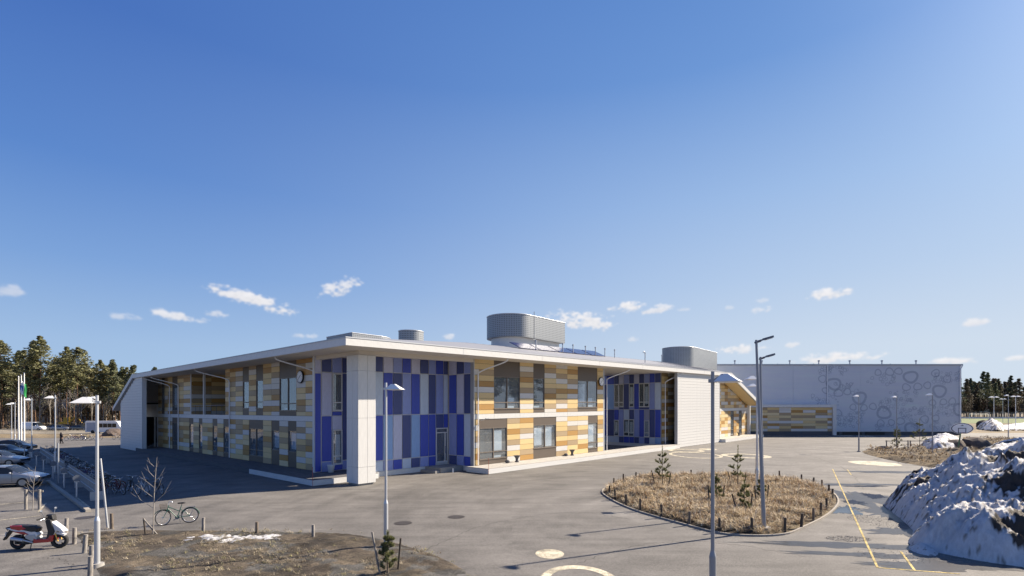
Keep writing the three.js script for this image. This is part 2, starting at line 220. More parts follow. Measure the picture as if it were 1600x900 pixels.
M.tar = std(0.035, 0.033, 0.031, 0.85);
function crack(pts, w, seed) { const c = new THREE.CatmullRomCurve3(pts.map(([x, z]) => V3(x, 0, z))), n = 120, L = [], R = []; for (let i = 0; i <= n; i++) { const p = c.getPoint(i / n), t = c.getTangent(i / n), j = (fbm(i * 0.35 + seed, seed, 3) - 0.5) * 0.35, k = w * (0.3 + 1.1 * fbm(i * 0.8, seed * 3, 2)); const x = p.x - t.z * j, z = p.z + t.x * j; L.push([x - t.z * k, z + t.x * k]); R.unshift([x + t.z * k, z - t.x * k]); } return sheet([...L, ...R], 0.003); }
[[[[-12.55, -26.42], [-5.64, -28.19], [2.33, -31.11], [5.76, -34.15]], 0.012], [[[-3.33, -19.00], [-1.17, -23.46], [3.30, -26.42], [5.68, -24.56]], 0.014], [[[-9.77, -32.56], [-3.68, -36.84], [5.41, -43.30], [16.85, -51.85]], 0.016], [[[2.20, -17.57], [5.28, -20.10], [8.12, -20.29], [10.55, -18.34]], 0.012], [[[11.17, -44.68], [20.52, -48.28], [29.49, -47.19], [30.29, -40.38]], 0.018], [[[-20.36, -25.45], [-17.05, -26.75], [-13.04, -28.19], [-10.43, -29.79]], 0.012], [[[36.09, -65.62], [32.56, -53.16], [28.11, -42.42], [23.29, -33.87]], 0.02], [[[-17.13, -17.57], [-16.82, -18.18], [-15.64, -17.87], [-14.38, -16.87]], 0.012]].forEach(([p, w], i) => structure('asphalt_crack', crack(p, w, 3 + i * 7), M.tar, `dark tarred crack wandering over the asphalt, ${ord(i)} of several`));
// ---------- school building; its own axes: x along the sunny front (u), z towards the viewer (-v) ----------
const warp = (u, h) => h * (1 + 0.0024 * u);                       // the roof edge climbs gently along the front
const school = thing('school_building', 'two-storey school clad in yellow and blue panels under a white roof', 'building', -10.63, -35.38, 48.8 * Math.PI / 180);
const bend = (g) => { const p = g.attributes.position; for (let i = 0; i < p.count; i++) p.setY(i, warp(p.getX(i), p.getY(i))); p.needsUpdate = true; return g; };
const bx = (u0, u1, h0, h1, v0, v1) => bend(box(u0, u1, h0, h1, -v1, -v0));
const part = (name, parent = school) => { const g = new THREE.Group(); g.name = name; parent.add(g); return g; };
function prism(poly, h0, h1) { const s = new THREE.Shape(poly.map(([u, v]) => new THREE.Vector2(u, v))); return bend(new THREE.ExtrudeGeometry(s, { depth: h1 - h0, bevelEnabled: false }).rotateX(-Math.PI / 2).translate(0, h0, 0)); }
const south = [[0.9, 6.35], [3.6, 6.35], [3.6, 3.8], [11.7, 3.8], [11.7, 0.55], [32.7, 0.55], [32.7, 30], [48.9, 30], [48.9, 0.55], [68, 0.55], [68, 48.9], [6, 48.9]];
mesh('core_wall', prism([...south.slice(0, -2), [68, 62], [0.9, 62], [0.9, 56.2], [6, 56.2], [6, 48.6], [0.9, 48.6]], 0, 4.4), M.core, school); mesh('end_wall', bx(0.7, 7, 4.41, 6.3, 55.8, 56.2), M.core, school);
mesh('core_wall', prism([...south, [6, 48.6], [0.9, 48.6], [0.9, 35.9], [7, 35.9], [7, 25.2], [0.9, 25.2]], 4.4, 9.5), M.core, school);
{ const s = new THREE.Shape([[66, 0], [86.3, 0], [86.3, 5.3], [70.5, 9.45], [66, 9.45]].map(([x, y]) => new THREE.Vector2(x, y))); mesh('core_wall', bend(new THREE.ExtrudeGeometry(s, { depth: 12, bevelEnabled: false }).translate(0, 0, -12.55)), M.core, school); }
const noisePanel = tex(256, 256, (u, v) => { const k = 0.93 + 0.07 * fbm(u * 12, v * 12, 4, 12); return [k, k, k]; });
const pm = (r, g, b, rough = 0.5) => std(r, g, b, rough, 0, { map: noisePanel });
const Y = { y: [pm(0.71, 0.525, 0.25), pm(0.68, 0.50, 0.235), pm(0.725, 0.545, 0.27)], o: [pm(0.43, 0.235, 0.062), pm(0.46, 0.26, 0.075)], t: [pm(0.40, 0.295, 0.175), pm(0.43, 0.32, 0.19)], w: [pm(0.66, 0.64, 0.60), pm(0.64, 0.625, 0.60)], p: [pm(0.75, 0.60, 0.34), pm(0.71, 0.57, 0.31)] };
const Bl = { D: pm(0.062, 0.086, 0.25), B: pm(0.05, 0.085, 0.48), M: pm(0.27, 0.34, 0.68), L: pm(0.54, 0.64, 0.80), S: pm(0.27, 0.44, 0.76), G: pm(0.54, 0.57, 0.76) };
const T = 0.03, GAP = 0.011;
// one panel on a wall that runs along u (front, v fixed) or along v (side, u fixed); it stands T proud of the plane
function panelU(par, u0, u1, h0, h1, v, mat, name = 'panel') { return mesh(name, bx(u0 + GAP, u1 - GAP, h0 + GAP, h1 - GAP, v, v + T), mat, par); }
function panelV(par, v0, v1, h0, h1, u, mat, name = 'panel') { return mesh(name, bx(u, u + T, h0 + GAP, h1 - GAP, v0 + GAP, v1 - GAP), mat, par); }
let last = '';
function yellow(code) { let c = code ?? pick(['y', 'y', 'y', 'o', 'o', 't', 't', 'w', 'w', 'p']); if (!code && c === last) c = pick(['y', 'o', 't', 'w']); last = c; return pick(Y[c]); }
function column(put, par, a, b, h0, h1, rows, plane, code) { const dh = (h1 - h0) / rows; for (let i = 0; i < Math.ceil(rows); i++) { const t = h1 - i * dh, bt = Math.max(h0, t - dh); if (t - bt > 0.08) put(par, a, b, bt, t, plane, yellow(code?.[i])); } }
const UP = [4.78, 9.55], LO = [0.46, 4.34];
// a window: brown lintel panel, frame, panes, sill panel, blinds; along = 'u' or 'v'
function windowUnit(along, a, b, h0, glass0, glass1, h1, plane, panes, { transom = 0, blind = 0, white = false, dark = false } = {}) {
  const w = part('window'), off = white ? -0.1 : 0, put = along === 'u' ? (x0, x1, y0, y1, d0, d1) => bx(x0, x1, y0, y1, plane + d0 + off, plane + d1 + off) : (x0, x1, y0, y1, d0, d1) => bx(plane + d0 + off, plane + d1 + off, y0, y1, x0, x1);
  const fm = white ? M.whiteB : M.frameBrown, f = 0.055, F = [];
  if (h1 - glass1 > 0.1) mesh('lintel_panel', put(a + GAP, b - GAP, glass1 + 0.02, h1 - GAP, 0.02, 0.06), white ? Bl.G : M.brown, w);
  if (glass0 - h0 > 0.1) mesh('sill_panel', put(a + GAP, b - GAP, h0 + GAP, glass0 - 0.05, 0.02, 0.06), white ? Bl.B : M.brown, w);
  F.push(put(a, b, glass1 - f, glass1 + 0.02, 0.01, 0.13), put(a, b, glass0 - 0.05, glass0 + f, -0.03, 0.13), put(a, a + f, glass0 + f, glass1 - f, 0.012, 0.13), put(b - f, b, glass0 + f, glass1 - f, 0.012, 0.13));
  for (let i = 1; i < panes; i++) { const x = a + (b - a) * i / panes; F.push(put(x - 0.05, x + 0.05, glass0 + f, glass1 - f, 0.014, 0.13)); }
  const y1 = transom ? glass0 + transom : glass0;
  if (transom) F.push(put(a + f, b - f, y1 - 0.04, y1 + 0.04, 0.018, 0.12));
  mesh('frame', F, fm, w);
  for (let i = 0; i < panes; i++) { const x0 = a + (b - a) * i / panes + 0.05, x1 = a + (b - a) * (i + 1) / panes - 0.05; mesh('pane', put(x0, x1, transom ? y1 + 0.03 : glass0 + 0.04, glass1 - 0.04, 0.075, 0.081), M.glass, w); if (transom) mesh('pane', put(x0, x1, glass0 + 0.04, y1 - 0.03, 0.075, 0.081), M.glass, w); }
  if (white) mesh('inner_wall', put(a + 0.02, b - 0.02, glass0, glass1, 0.132, 0.145), dark ? M.core : M.interior, w); else mesh('inner_wall', put(a + 0.02, b - 0.02, glass0, glass1, 0.36, 0.38), M.interior, w);
  if (blind & 1) mesh('blind', put(a + 0.12 + (b - a) * 0.5 / panes * 0.2, a + (b - a) / panes * 0.8, glass0 + (glass1 - glass0) * 0.12, glass1 - 0.22 * (glass1 - glass0) * 0.6, white ? 0.1 : 0.16, white ? 0.115 : 0.18), M.blind, w);
  if (blind & 2) mesh('blind', put(b - (b - a) / panes * 0.92, b - (b - a) / panes * 0.32, glass0 + (transom ? transom + 0.06 : 0.12), glass1 - 0.25, white ? 0.1 : 0.16, white ? 0.115 : 0.18), M.blind, w);
  if (blind & 4) mesh('paper', put(b - (b - a) / panes * 0.9, b - (b - a) / panes * 0.4, glass0 + 0.06, glass0 + 0.24, 0.14, 0.15), M.paper, w);
  if (blind & 8) mesh('paper', put(b - (b - a) / panes * 0.9, b - (b - a) / panes * 0.42, glass0 + 0.62, glass0 + 0.98, 0.14, 0.15), M.paper, w);
  return w;
}
{ // sunny front, v = 0.1
  const v = 0.1, up = part('upper_cladding'), lo = part('lower_cladding');
  const cu = [[11.35, 11.93, 'yywytwyyty'], [11.93, 13.8, 'yytyowyyoy'], [17.4, 19.43, 'ywtoytwywy'], [21.22, 23.18, 'ytwpytoytw'], [23.18, 25.19, 'wytwyoytwo'], [25.19, 27.15, 'yoytwowyyt'], [31.15, 32.45, 'yyyoowyyoy']];
  for (const [a, b, c] of cu) column(panelU, up, a, b, UP[0], UP[1], 9.7, v, c);
  const cl = [[11.35, 11.93, 'ywytwyoy'], [15.58, 17.4, 'tyoytwyw'], [17.4, 19.43, 'oytwyyto'], [23.18, 25.19, 'wyytyowt'], [25.19, 27.15, 'ywtoytyy'], [27.15, 29.2, 'ywytwyoy'], [31.22, 32.45, 'yotywywy']];
  for (const [a, b, c] of cl) column(panelU, lo, a, b, LO[0], LO[1], 8, v, c);
  const bands = part('floor_band'); const cuts = [11.35, 13.8, 17.4, 21.22, 25.19, 29.2, 32.45]; for (let i = 0; i < 6; i++) mesh('band_panel', bx(cuts[i] + GAP, cuts[i + 1] - GAP, 4.35, 4.77, v - 0.02, v + T), M.white, bands);
  windowUnit('u', 13.8, 17.4, 4.78, 5.2, 8.02, 9.55, v, 2, { transom: 0.55, blind: 12 }); windowUnit('u', 19.43, 21.22, 4.78, 5.2, 8.02, 9.55, v, 1, { transom: 0.55, blind: 4 }); windowUnit('u', 27.15, 31.15, 4.78, 5.2, 8.0, 9.55, v, 2, { transom: 0.55, blind: 13 });
  windowUnit('u', 11.96, 15.58, 0.46, 0.9, 3.58, 4.34, v, 2, { transom: 0.6, blind: 6 }); windowUnit('u', 19.43, 23.18, 0.46, 1.42, 3.62, 4.34, v, 2, { blind: 3 }); windowUnit('u', 29.2, 31.22, 0.46, 0.9, 3.62, 4.34, v, 1, { transom: 0.6, blind: 6 });
  mesh('corner_trim', [bx(11.26, 11.34, 0.46, 9.55, v - 0.02, v + 0.4), bx(32.46, 32.74, 0.46, 9.55, v + 0.005, v + 0.5)], M.galv, school);
}
{ // shaded side, u = 0.5
  const u = 0.5, up = part('upper_cladding'), lo = part('lower_cladding');
  for (const [a, b] of [[7.05, 8.45], [8.45, 10.02], [13.13, 14.69], [14.69, 16.4], [17.91, 19.52], [20.95, 22.7], [22.7, 24.17], [24.17, 25.35], [36.0, 38.3], [38.3, 40.56], [42.61, 44.4], [44.4, 45.75], [46.98, 48.5]]) column(panelV, up, a, b, UP[0], UP[1], 9.7, u);
  for (const [a, b] of [[7.05, 8.45], [8.45, 10.02], [11.51, 13.13], [14.69, 16.4], [19.5, 20.95], [20.95, 22.7], [22.7, 24.17], [25.86, 27.54], [28.92, 30.4], [30.4, 32.0], [33.1, 34.9], [36.3, 38.4], [38.4, 40.56], [42.61, 44.4], [44.4, 46.4], [46.4, 48.5]]) column(panelV, lo, a, b, LO[0], LO[1], 8, u);
  const bands = part('floor_band'); for (let v = 7.05; v < 48.4; v += 5.18) mesh('band_panel', bx(u - 0.02, u + T, 4.35, 4.77, v + GAP, Math.min(48.5, v + 5.18) - GAP), M.whiteB, bands);
  windowUnit('v', 10.02, 13.13, 4.78, 5.2, 8.0, 9.55, u, 2, { transom: 0.6, blind: 4 }); windowUnit('v', 16.4, 17.91, 4.78, 5.4, 8.0, 9.55, u, 1, { transom: 0.6 }); windowUnit('v', 19.52, 20.95, 4.78, 5.4, 8.0, 9.55, u, 1, { transom: 0.6 }); windowUnit('v', 40.56, 42.61, 4.78, 5.2, 8.4, 9.55, u, 1, { transom: 0.6, blind: 1 }); windowUnit('v', 45.75, 46.98, 4.78, 5.2, 8.4, 9.55, u, 1, {});
  windowUnit('v', 10.02, 11.51, 0.46, 1.75, 3.55, 4.34, u, 1, { blind: 1 }); windowUnit('v', 13.13, 14.69, 0.46, 1.75, 3.5, 4.34, u, 1, { blind: 1 }); windowUnit('v', 16.4, 19.5, 0.46, 1.0, 3.55, 4.34, u, 2, { transom: 0.55 }); windowUnit('v', 24.17, 25.86, 0.46, 0.9, 3.6, 4.34, u, 1, { transom: 0.55 }); windowUnit('v', 27.54, 28.92, 0.46, 0.9, 3.6, 4.34, u, 1, { transom: 0.55 }); windowUnit('v', 32.0, 33.1, 0.46, 0.9, 3.7, 4.34, u, 1, { blind: 1 }); windowUnit('v', 34.9, 36.3, 0.46, 0.9, 3.7, 4.34, u, 1, { blind: 1 }); windowUnit('v', 40.56, 42.61, 0.46, 0.9, 3.7, 4.34, u, 1, { transom: 0.55 });
  // loggia: floor, far side wall with wide panels, back wall, posts, glazed door in the back
  const lg = part('loggia'); mesh('loggia_floor', bx(0.53, 7, 4.5, 4.72, 25.4, 35.7), M.concrete, lg);
  for (let k = 0; k < 3; k++) { const a = 0.55 + k * 2.1; for (let i = 0; i < 10; i++) { const t = 9.55 - i * 0.4918; panelU(lg, a, a + 2.1, Math.max(4.74, t - 0.4918), t, 35.68, yellow()); } }
  for (let k = 0; k < 5; k++) for (let i = 0; i < 10; i++) { const t = 9.55 - i * 0.4918; panelV(lg, 25.4 + k * 2.05, 27.45 + k * 2.05, Math.max(4.74, t - 0.4918), t, 6.9, yellow()); }
  mesh('post', bx(0.5, 0.7, 4.78, 9.5, 31.6, 31.8), M.whiteB, school); mesh('post', bx(0.5, 0.7, 4.78, 9.5, 35.72, 35.95), M.whiteB, school);
  mesh('railing', [bx(0.55, 0.6, 5.75, 5.8, 25.4, 35.7), ...[26.5, 28, 29.5, 31, 33, 34.4].map((v) => bx(0.56, 0.59, 4.78, 5.75, v, v + 0.03))], M.darkSteel, school);
  // open stair bay at the far end
  const st = part('stair_bay'); mesh('spandrel', bx(0.48, 0.62, 4.35, 6.05, 48.56, 56), M.whiteB, st); mesh('stair_rail', bx(0.7, 0.76, 8.7, 8.85, 48.6, 56), M.whiteB, st); mesh('post', [bx(0.5, 0.65, 0.2, 4.3, 48.9, 49.05), bx(0.5, 0.65, 0.2, 4.3, 50.2, 50.35)], M.whiteB, st);
  for (let k = 0; k < 12; k++) mesh('step', bx(1 + k * 0.3, 1.3 + k * 0.3, k * 0.17, 0.17 + k * 0.17, 49.2, 55.8), M.darkConcrete, st);
}
function blues(par, put, cols, plane, rows, gap) { for (const [a, b, s] of cols) s.split('').forEach((c, i) => { if (c !== '.') put(par, a + gap, b - gap, rows[i + 1] + gap, rows[i] - gap, plane, Bl[c], 'panel'); }); }
const BR = [9.45, 8.2, 4.8, 1.22, 0.38];
{ // blue entrance recess
  const c = part('blue_cladding');
  blues(c, panelU, [[3.46, 4.4, 'DLBL'], [4.4, 5.34, 'GBSM'], [5.34, 6.26, 'MDGB'], [6.26, 7.17, 'BMDL'], [7.17, 8.11, 'GBSD'], [8.11, 9.05, 'DLBM'], [9.05, 9.86, 'MDBB'], [9.86, 10.76, 'BM..'], [10.76, 11.28, 'DL..']], 3.4, BR, 0.025);
  panelU(c, 9.9, 10.74, 3.6, 4.78, 3.4, Bl.D); panelU(c, 10.78, 11.26, 3.6, 4.78, 3.4, Bl.B);
  blues(c, panelV, [[2.3, 3.32, 'GBMD'], [1.36, 2.3, 'DGBM'], [0.16, 1.36, 'MDLB']], 11.3, BR, 0.025);
  blues(c, panelU, [[0.56, 1.42, 'DGBM']], 6.0, BR, 0.025); blues(c, panelV, [[3.45, 4.3, 'DDDM'], [4.3, 5.2, 'MBGB'], [5.2, 6.0, 'DDDM']], 3.2, BR, 0.025);
  panelU(c, 0.03, 0.5, 0.5, 8.1, 6.0, Bl.B); panelU(c, 0.03, 0.5, 8.15, 9.45, 6.0, Bl.G);
  panelU(c, 1.46, 2.28, 8.2, 9.45, 6.0, Bl.M); panelU(c, 1.46, 2.28, 4.8, 5.12, 6.0, Bl.B); panelU(c, 1.46, 2.28, 3.7, 4.76, 6.0, Bl.G); panelU(c, 2.33, 3.1, 8.2, 9.45, 6.0, Bl.D); panelU(c, 2.33, 3.1, 1.25, 8.15, 6.0, Bl.D); panelU(c, 2.33, 3.1, 0.5, 1.2, 6.0, Bl.M);
  windowUnit('u', 1.46, 2.28, 5.14, 5.22, 8.12, 8.14, 6.0, 1, { transom: 0.62, white: true, dark: true }); windowUnit('u', 1.46, 2.28, 0.5, 0.98, 3.66, 3.68, 6.0, 1, { transom: 0.62, white: true, blind: 1 });
  mesh('recess_wall', [bx(-0.02, 3.45, 0.4, 9.5, 6.06, 6.34), bx(3.26, 3.58, 0.3, 9.5, 3.46, 6.05), bx(3.2, 11.32, 0.3, 9.5, 3.46, 3.78), bx(11.36, 11.69, 0.3, 9.5, 0.45, 3.45)], M.whiteB, school);
  mesh('recess_plinth', [bx(3.3, 9.8, 0, 0.36, 3.32, 3.45), bx(11.2, 11.3, 0, 0.36, 0.2, 3.3)], M.whiteB, school);
  const d = part('entrance_door'), f = [bx(9.88, 11.26, 3.5, 3.58, 3.38, 3.5), bx(9.88, 9.96, 0.55, 3.5, 3.38, 3.5), bx(11.18, 11.26, 0.55, 3.5, 3.38, 3.5), bx(9.96, 11.18, 3.14, 3.22, 3.385, 3.5), bx(9.96, 11.18, 0.55, 0.72, 3.385, 3.5), bx(10.88, 10.98, 0.72, 3.14, 3.385, 3.5)];
  mesh('door_frame', f, M.whiteB, d); mesh('door_pane', bx(9.97, 10.87, 0.73, 3.13, 3.43, 3.44), M.glass, d); mesh('door_pane', bx(10.99, 11.17, 0.73, 3.13, 3.43, 3.44), M.glass, d); mesh('fanlight', bx(9.97, 11.17, 3.23, 3.49, 3.43, 3.44), M.glass, d); mesh('door_inside', bx(9.9, 11.24, 0.6, 3.5, 3.448, 3.455), M.black, d); mesh('handle', [bx(10.9, 10.93, 1.4, 2.0, 3.32, 3.35), bx(10.9, 10.93, 1.45, 1.48, 3.35, 3.39), bx(10.9, 10.93, 1.92, 1.95, 3.35, 3.39)], M.chrome, d);
  mesh('landing', bx(8.6, 11.15, 0, 0.42, 1.3, 3.3), M.concrete, school); mesh('landing_step', bx(8.1, 8.59, 0, 0.2, 1.4, 3.3), M.concrete, school);
}
{ // corner pillar: panels round a square shaft
  const p = part('corner_pillar'); mesh('shaft', bx(0.06, 1.34, 0.12, 9.06, 0.06, 1.4), M.galv, p); mesh('plinth', bx(0.1, 1.3, 0, 0.2, 0.1, 1.36), M.concrete, p);
  const hs = [0.14, 1.28, 4.7, 8.0, 9.1];
  for (let i = 0; i < 4; i++) { for (const [a, b] of [[0.0, 0.72], [0.74, 1.4]]) mesh('panel', bx(a, b, hs[i] + 0.008, hs[i + 1] - 0.008, -0.01, 0.055), M.white, p); for (const [a, b] of [[0.06, 0.73], [0.75, 1.45]]) mesh('panel', bx(-0.01, 0.055, hs[i] + 0.008, hs[i + 1] - 0.008, a, b), M.whiteB, p); mesh('panel', bx(1.345, 1.41, hs[i] + 0.008, hs[i + 1] - 0.008, 0.0, 1.45), M.white, p); }
  mesh('edge_beam', [bx(0.1, 11.28, 9.12, 9.42, 0.12, 0.5), bx(0.1, 0.48, 9.12, 9.42, 0.52, 6)], M.soffit, school);
}
{ // second blue recess: the wall across it, u = 48.5
  const c = part('blue_cladding'), R = BR;
  blues(c, panelV, [[7.9, 9.2, 'BSDL'], [7.1, 7.9, 'D..L'], [6.3, 7.1, 'G.MD'], [5.4, 6.3, 'MD.B'], [4.6, 5.4, 'D..B'], [3.8, 4.6, 'GBMD'], [3.0, 3.8, 'D.BM'], [2.2, 3.0, 'M.GD'], [1.35, 2.2, 'BMDL'], [0.45, 1.35, 'DLBS'], [9.2, 10.3, 'MDBL'], [10.3, 11.4, 'DMLB'], [11.4, 12.5, 'GBDM']], 48.5, R, 0.02);
  panelV(c, 7.12, 7.88, 3.4, 4.78, 48.5, Bl.B); panelV(c, 6.32, 7.08, 4.82, 5.1, 48.5, Bl.D); panelV(c, 7.12, 7.88, 4.82, 5.1, 48.5, Bl.G); panelV(c, 5.42, 6.28, 3.5, 4.78, 48.5, Bl.L); panelV(c, 4.62, 5.38, 3.5, 4.78, 48.5, Bl.D); panelV(c, 4.62, 5.38, 4.82, 5.1, 48.5, Bl.M); panelV(c, 2.22, 3.78, 4.82, 5.1, 48.5, Bl.D); panelV(c, 2.22, 2.98, 3.4, 4.78, 48.5, Bl.G);
  windowUnit('v', 6.32, 7.88, 5.1, 5.16, 8.15, 8.18, 48.5, 2, { transom: 0.6, white: true, dark: true }); windowUnit('v', 4.62, 5.38, 5.1, 5.16, 8.15, 8.18, 48.5, 1, { transom: 0.6, white: true, blind: 1 }); windowUnit('v', 2.22, 3.78, 5.1, 5.16, 8.15, 8.18, 48.5, 2, { transom: 0.6, white: true, blind: 1 });
  windowUnit('v', 7.12, 7.88, 1.24, 1.3, 3.36, 3.38, 48.5, 1, { transom: 0.5, white: true, blind: 1 }); windowUnit('v', 4.62, 6.28, 1.24, 1.3, 3.46, 3.48, 48.5, 2, { transom: 0.5, white: true, blind: 3 }); windowUnit('v', 2.22, 2.98, 1.24, 1.3, 3.36, 3.38, 48.5, 1, { transom: 0.5, white: true, blind: 1 });
  mesh('recess_wall', bx(48.56, 48.88, 0, 9.5, 0.5, 29.9), M.whiteB, school);
  const y = part('passage_cladding'); for (const [a, b] of [[48.62, 50.6], [50.6, 52.6], [52.6, 54.6]]) column(panelU, y, a, b, 0.3, 9.5, 19, 0.35);
  for (let k = 0; k < 5; k++) mesh('step', bx(49.4, 53, k * 0.16, 0.16 + k * 0.16, -0.9 + k * 0.25, 0.3), M.darkConcrete, school);
}
{ // white boarded screens at both ends
  const s = part('white_screen'); mesh('screen_backing', bx(49.35, 65.7, 0.02, 9.4, -1.6, -1.3), M.screenBack, s);
  for (let i = 0; i < 26; i++) for (const [a, b] of [[49.3, 57.6], [57.61, 65.75]]) mesh('board', bx(a, b, 0.04 + i * 0.361, 0.04 + i * 0.361 + 0.34, -1.68, -1.605), M.white, s);
  mesh('screen_edge', bx(49.16, 49.29, 0.02, 9.42, -1.7, -1.28), M.steel, s); mesh('screen_side', bx(65.76, 65.86, 0.02, 9.4, -1.7, 0.1), M.white, s);
  const l = part('white_screen'); // far end screen, flush with the roof edge and cut along its fall
  const F0 = 49.0, FS = 0.405, va = 45.4, vb = 56.1;
  for (let i = 0; i < 27; i++) { const h0 = 0.04 + i * 0.35, h1 = h0 + 0.33; for (const [a, b] of [[va, 50.7], [50.71, vb]]) { const vmax = Math.min(b, F0 + (9.38 - h1) / FS); if (vmax > a + 0.2) mesh('board', bx(-2.0, -1.93, h0, h1, a, vmax), M.whiteB, l); } }
  mesh('screen_edge', bx(-2.03, -1.55, 0.02, 9.4, va - 0.14, va - 0.02), M.whiteB, l);
  const bk = new THREE.Shape([[va, 0.02], [vb, 0.02], [vb, 6.35], [F0, 9.35], [va, 9.35]].map(([x, y]) => new THREE.Vector2(x, y))); mesh('screen_backing', new THREE.ExtrudeGeometry(bk, { depth: 0.3, bevelEnabled: false }).rotateY(Math.PI / 2).translate(-1.92, 0, 0), M.screenBack, l);
}
{ // gabled end wing: cladding, band, windows under the falling roof
  const c = part('gable_cladding'), top = (u) => Math.min(9.5, 9.55 - Math.max(0, u - 70.3) * 0.262);
  const win = [[76.6, 78.3], [81.2, 82.9]], cols = [66.0, 67.9, 69.8, 71.7, 73.5, 75.1, 76.6, 78.3, 79.8, 81.2, 82.9, 84.6, 86.3];
  for (let i = 0; i < cols.length - 1; i++) { const a = cols[i], b = cols[i + 1], isW = win.some((w) => w[0] === a); for (let k = 0; k < 10; k++) { const h0 = 4.78 + k * 0.49, h1 = Math.min(h0 + 0.49, top(b)); if (h1 - h0 > 0.15) panelU(c, a, b, h0, h1, 0.1, yellow()); } if (!isW) column(panelU, c, a, b, LO[0], LO[1], 8, 0.1); else windowUnit('u', a, b, 0.46, 0.6, 4.2, 4.34, 0.1, 1, { transom: 0.8 }); }
  mesh('band_panel', bx(66, 86.3, 4.35, 4.77, 0.08, 0.13), M.white, school); mesh('end_frame', bx(86.2, 86.6, 0.4, 5.9, -0.4, 0.6), M.white, school);
}
{ // decks
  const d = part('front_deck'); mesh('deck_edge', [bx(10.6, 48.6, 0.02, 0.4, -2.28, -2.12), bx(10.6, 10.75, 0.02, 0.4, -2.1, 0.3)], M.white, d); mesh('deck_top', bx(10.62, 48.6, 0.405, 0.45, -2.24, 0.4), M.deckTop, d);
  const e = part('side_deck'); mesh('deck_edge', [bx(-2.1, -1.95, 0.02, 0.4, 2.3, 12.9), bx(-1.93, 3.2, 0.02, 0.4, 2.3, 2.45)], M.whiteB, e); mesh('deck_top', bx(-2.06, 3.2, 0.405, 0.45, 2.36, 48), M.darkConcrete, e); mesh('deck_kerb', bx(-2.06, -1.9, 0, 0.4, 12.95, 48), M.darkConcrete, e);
  const g = part('end_deck'); mesh('deck_edge', [bx(65.9, 87.5, 0.02, 0.42, -2.6, -2.4), bx(65.9, 66.1, 0.02, 0.42, -2.39, 0.3)], M.white, g); mesh('deck_top', bx(65.9, 87.5, 0.425, 0.46, -2.56, 0.4), M.deckTop, g);
}
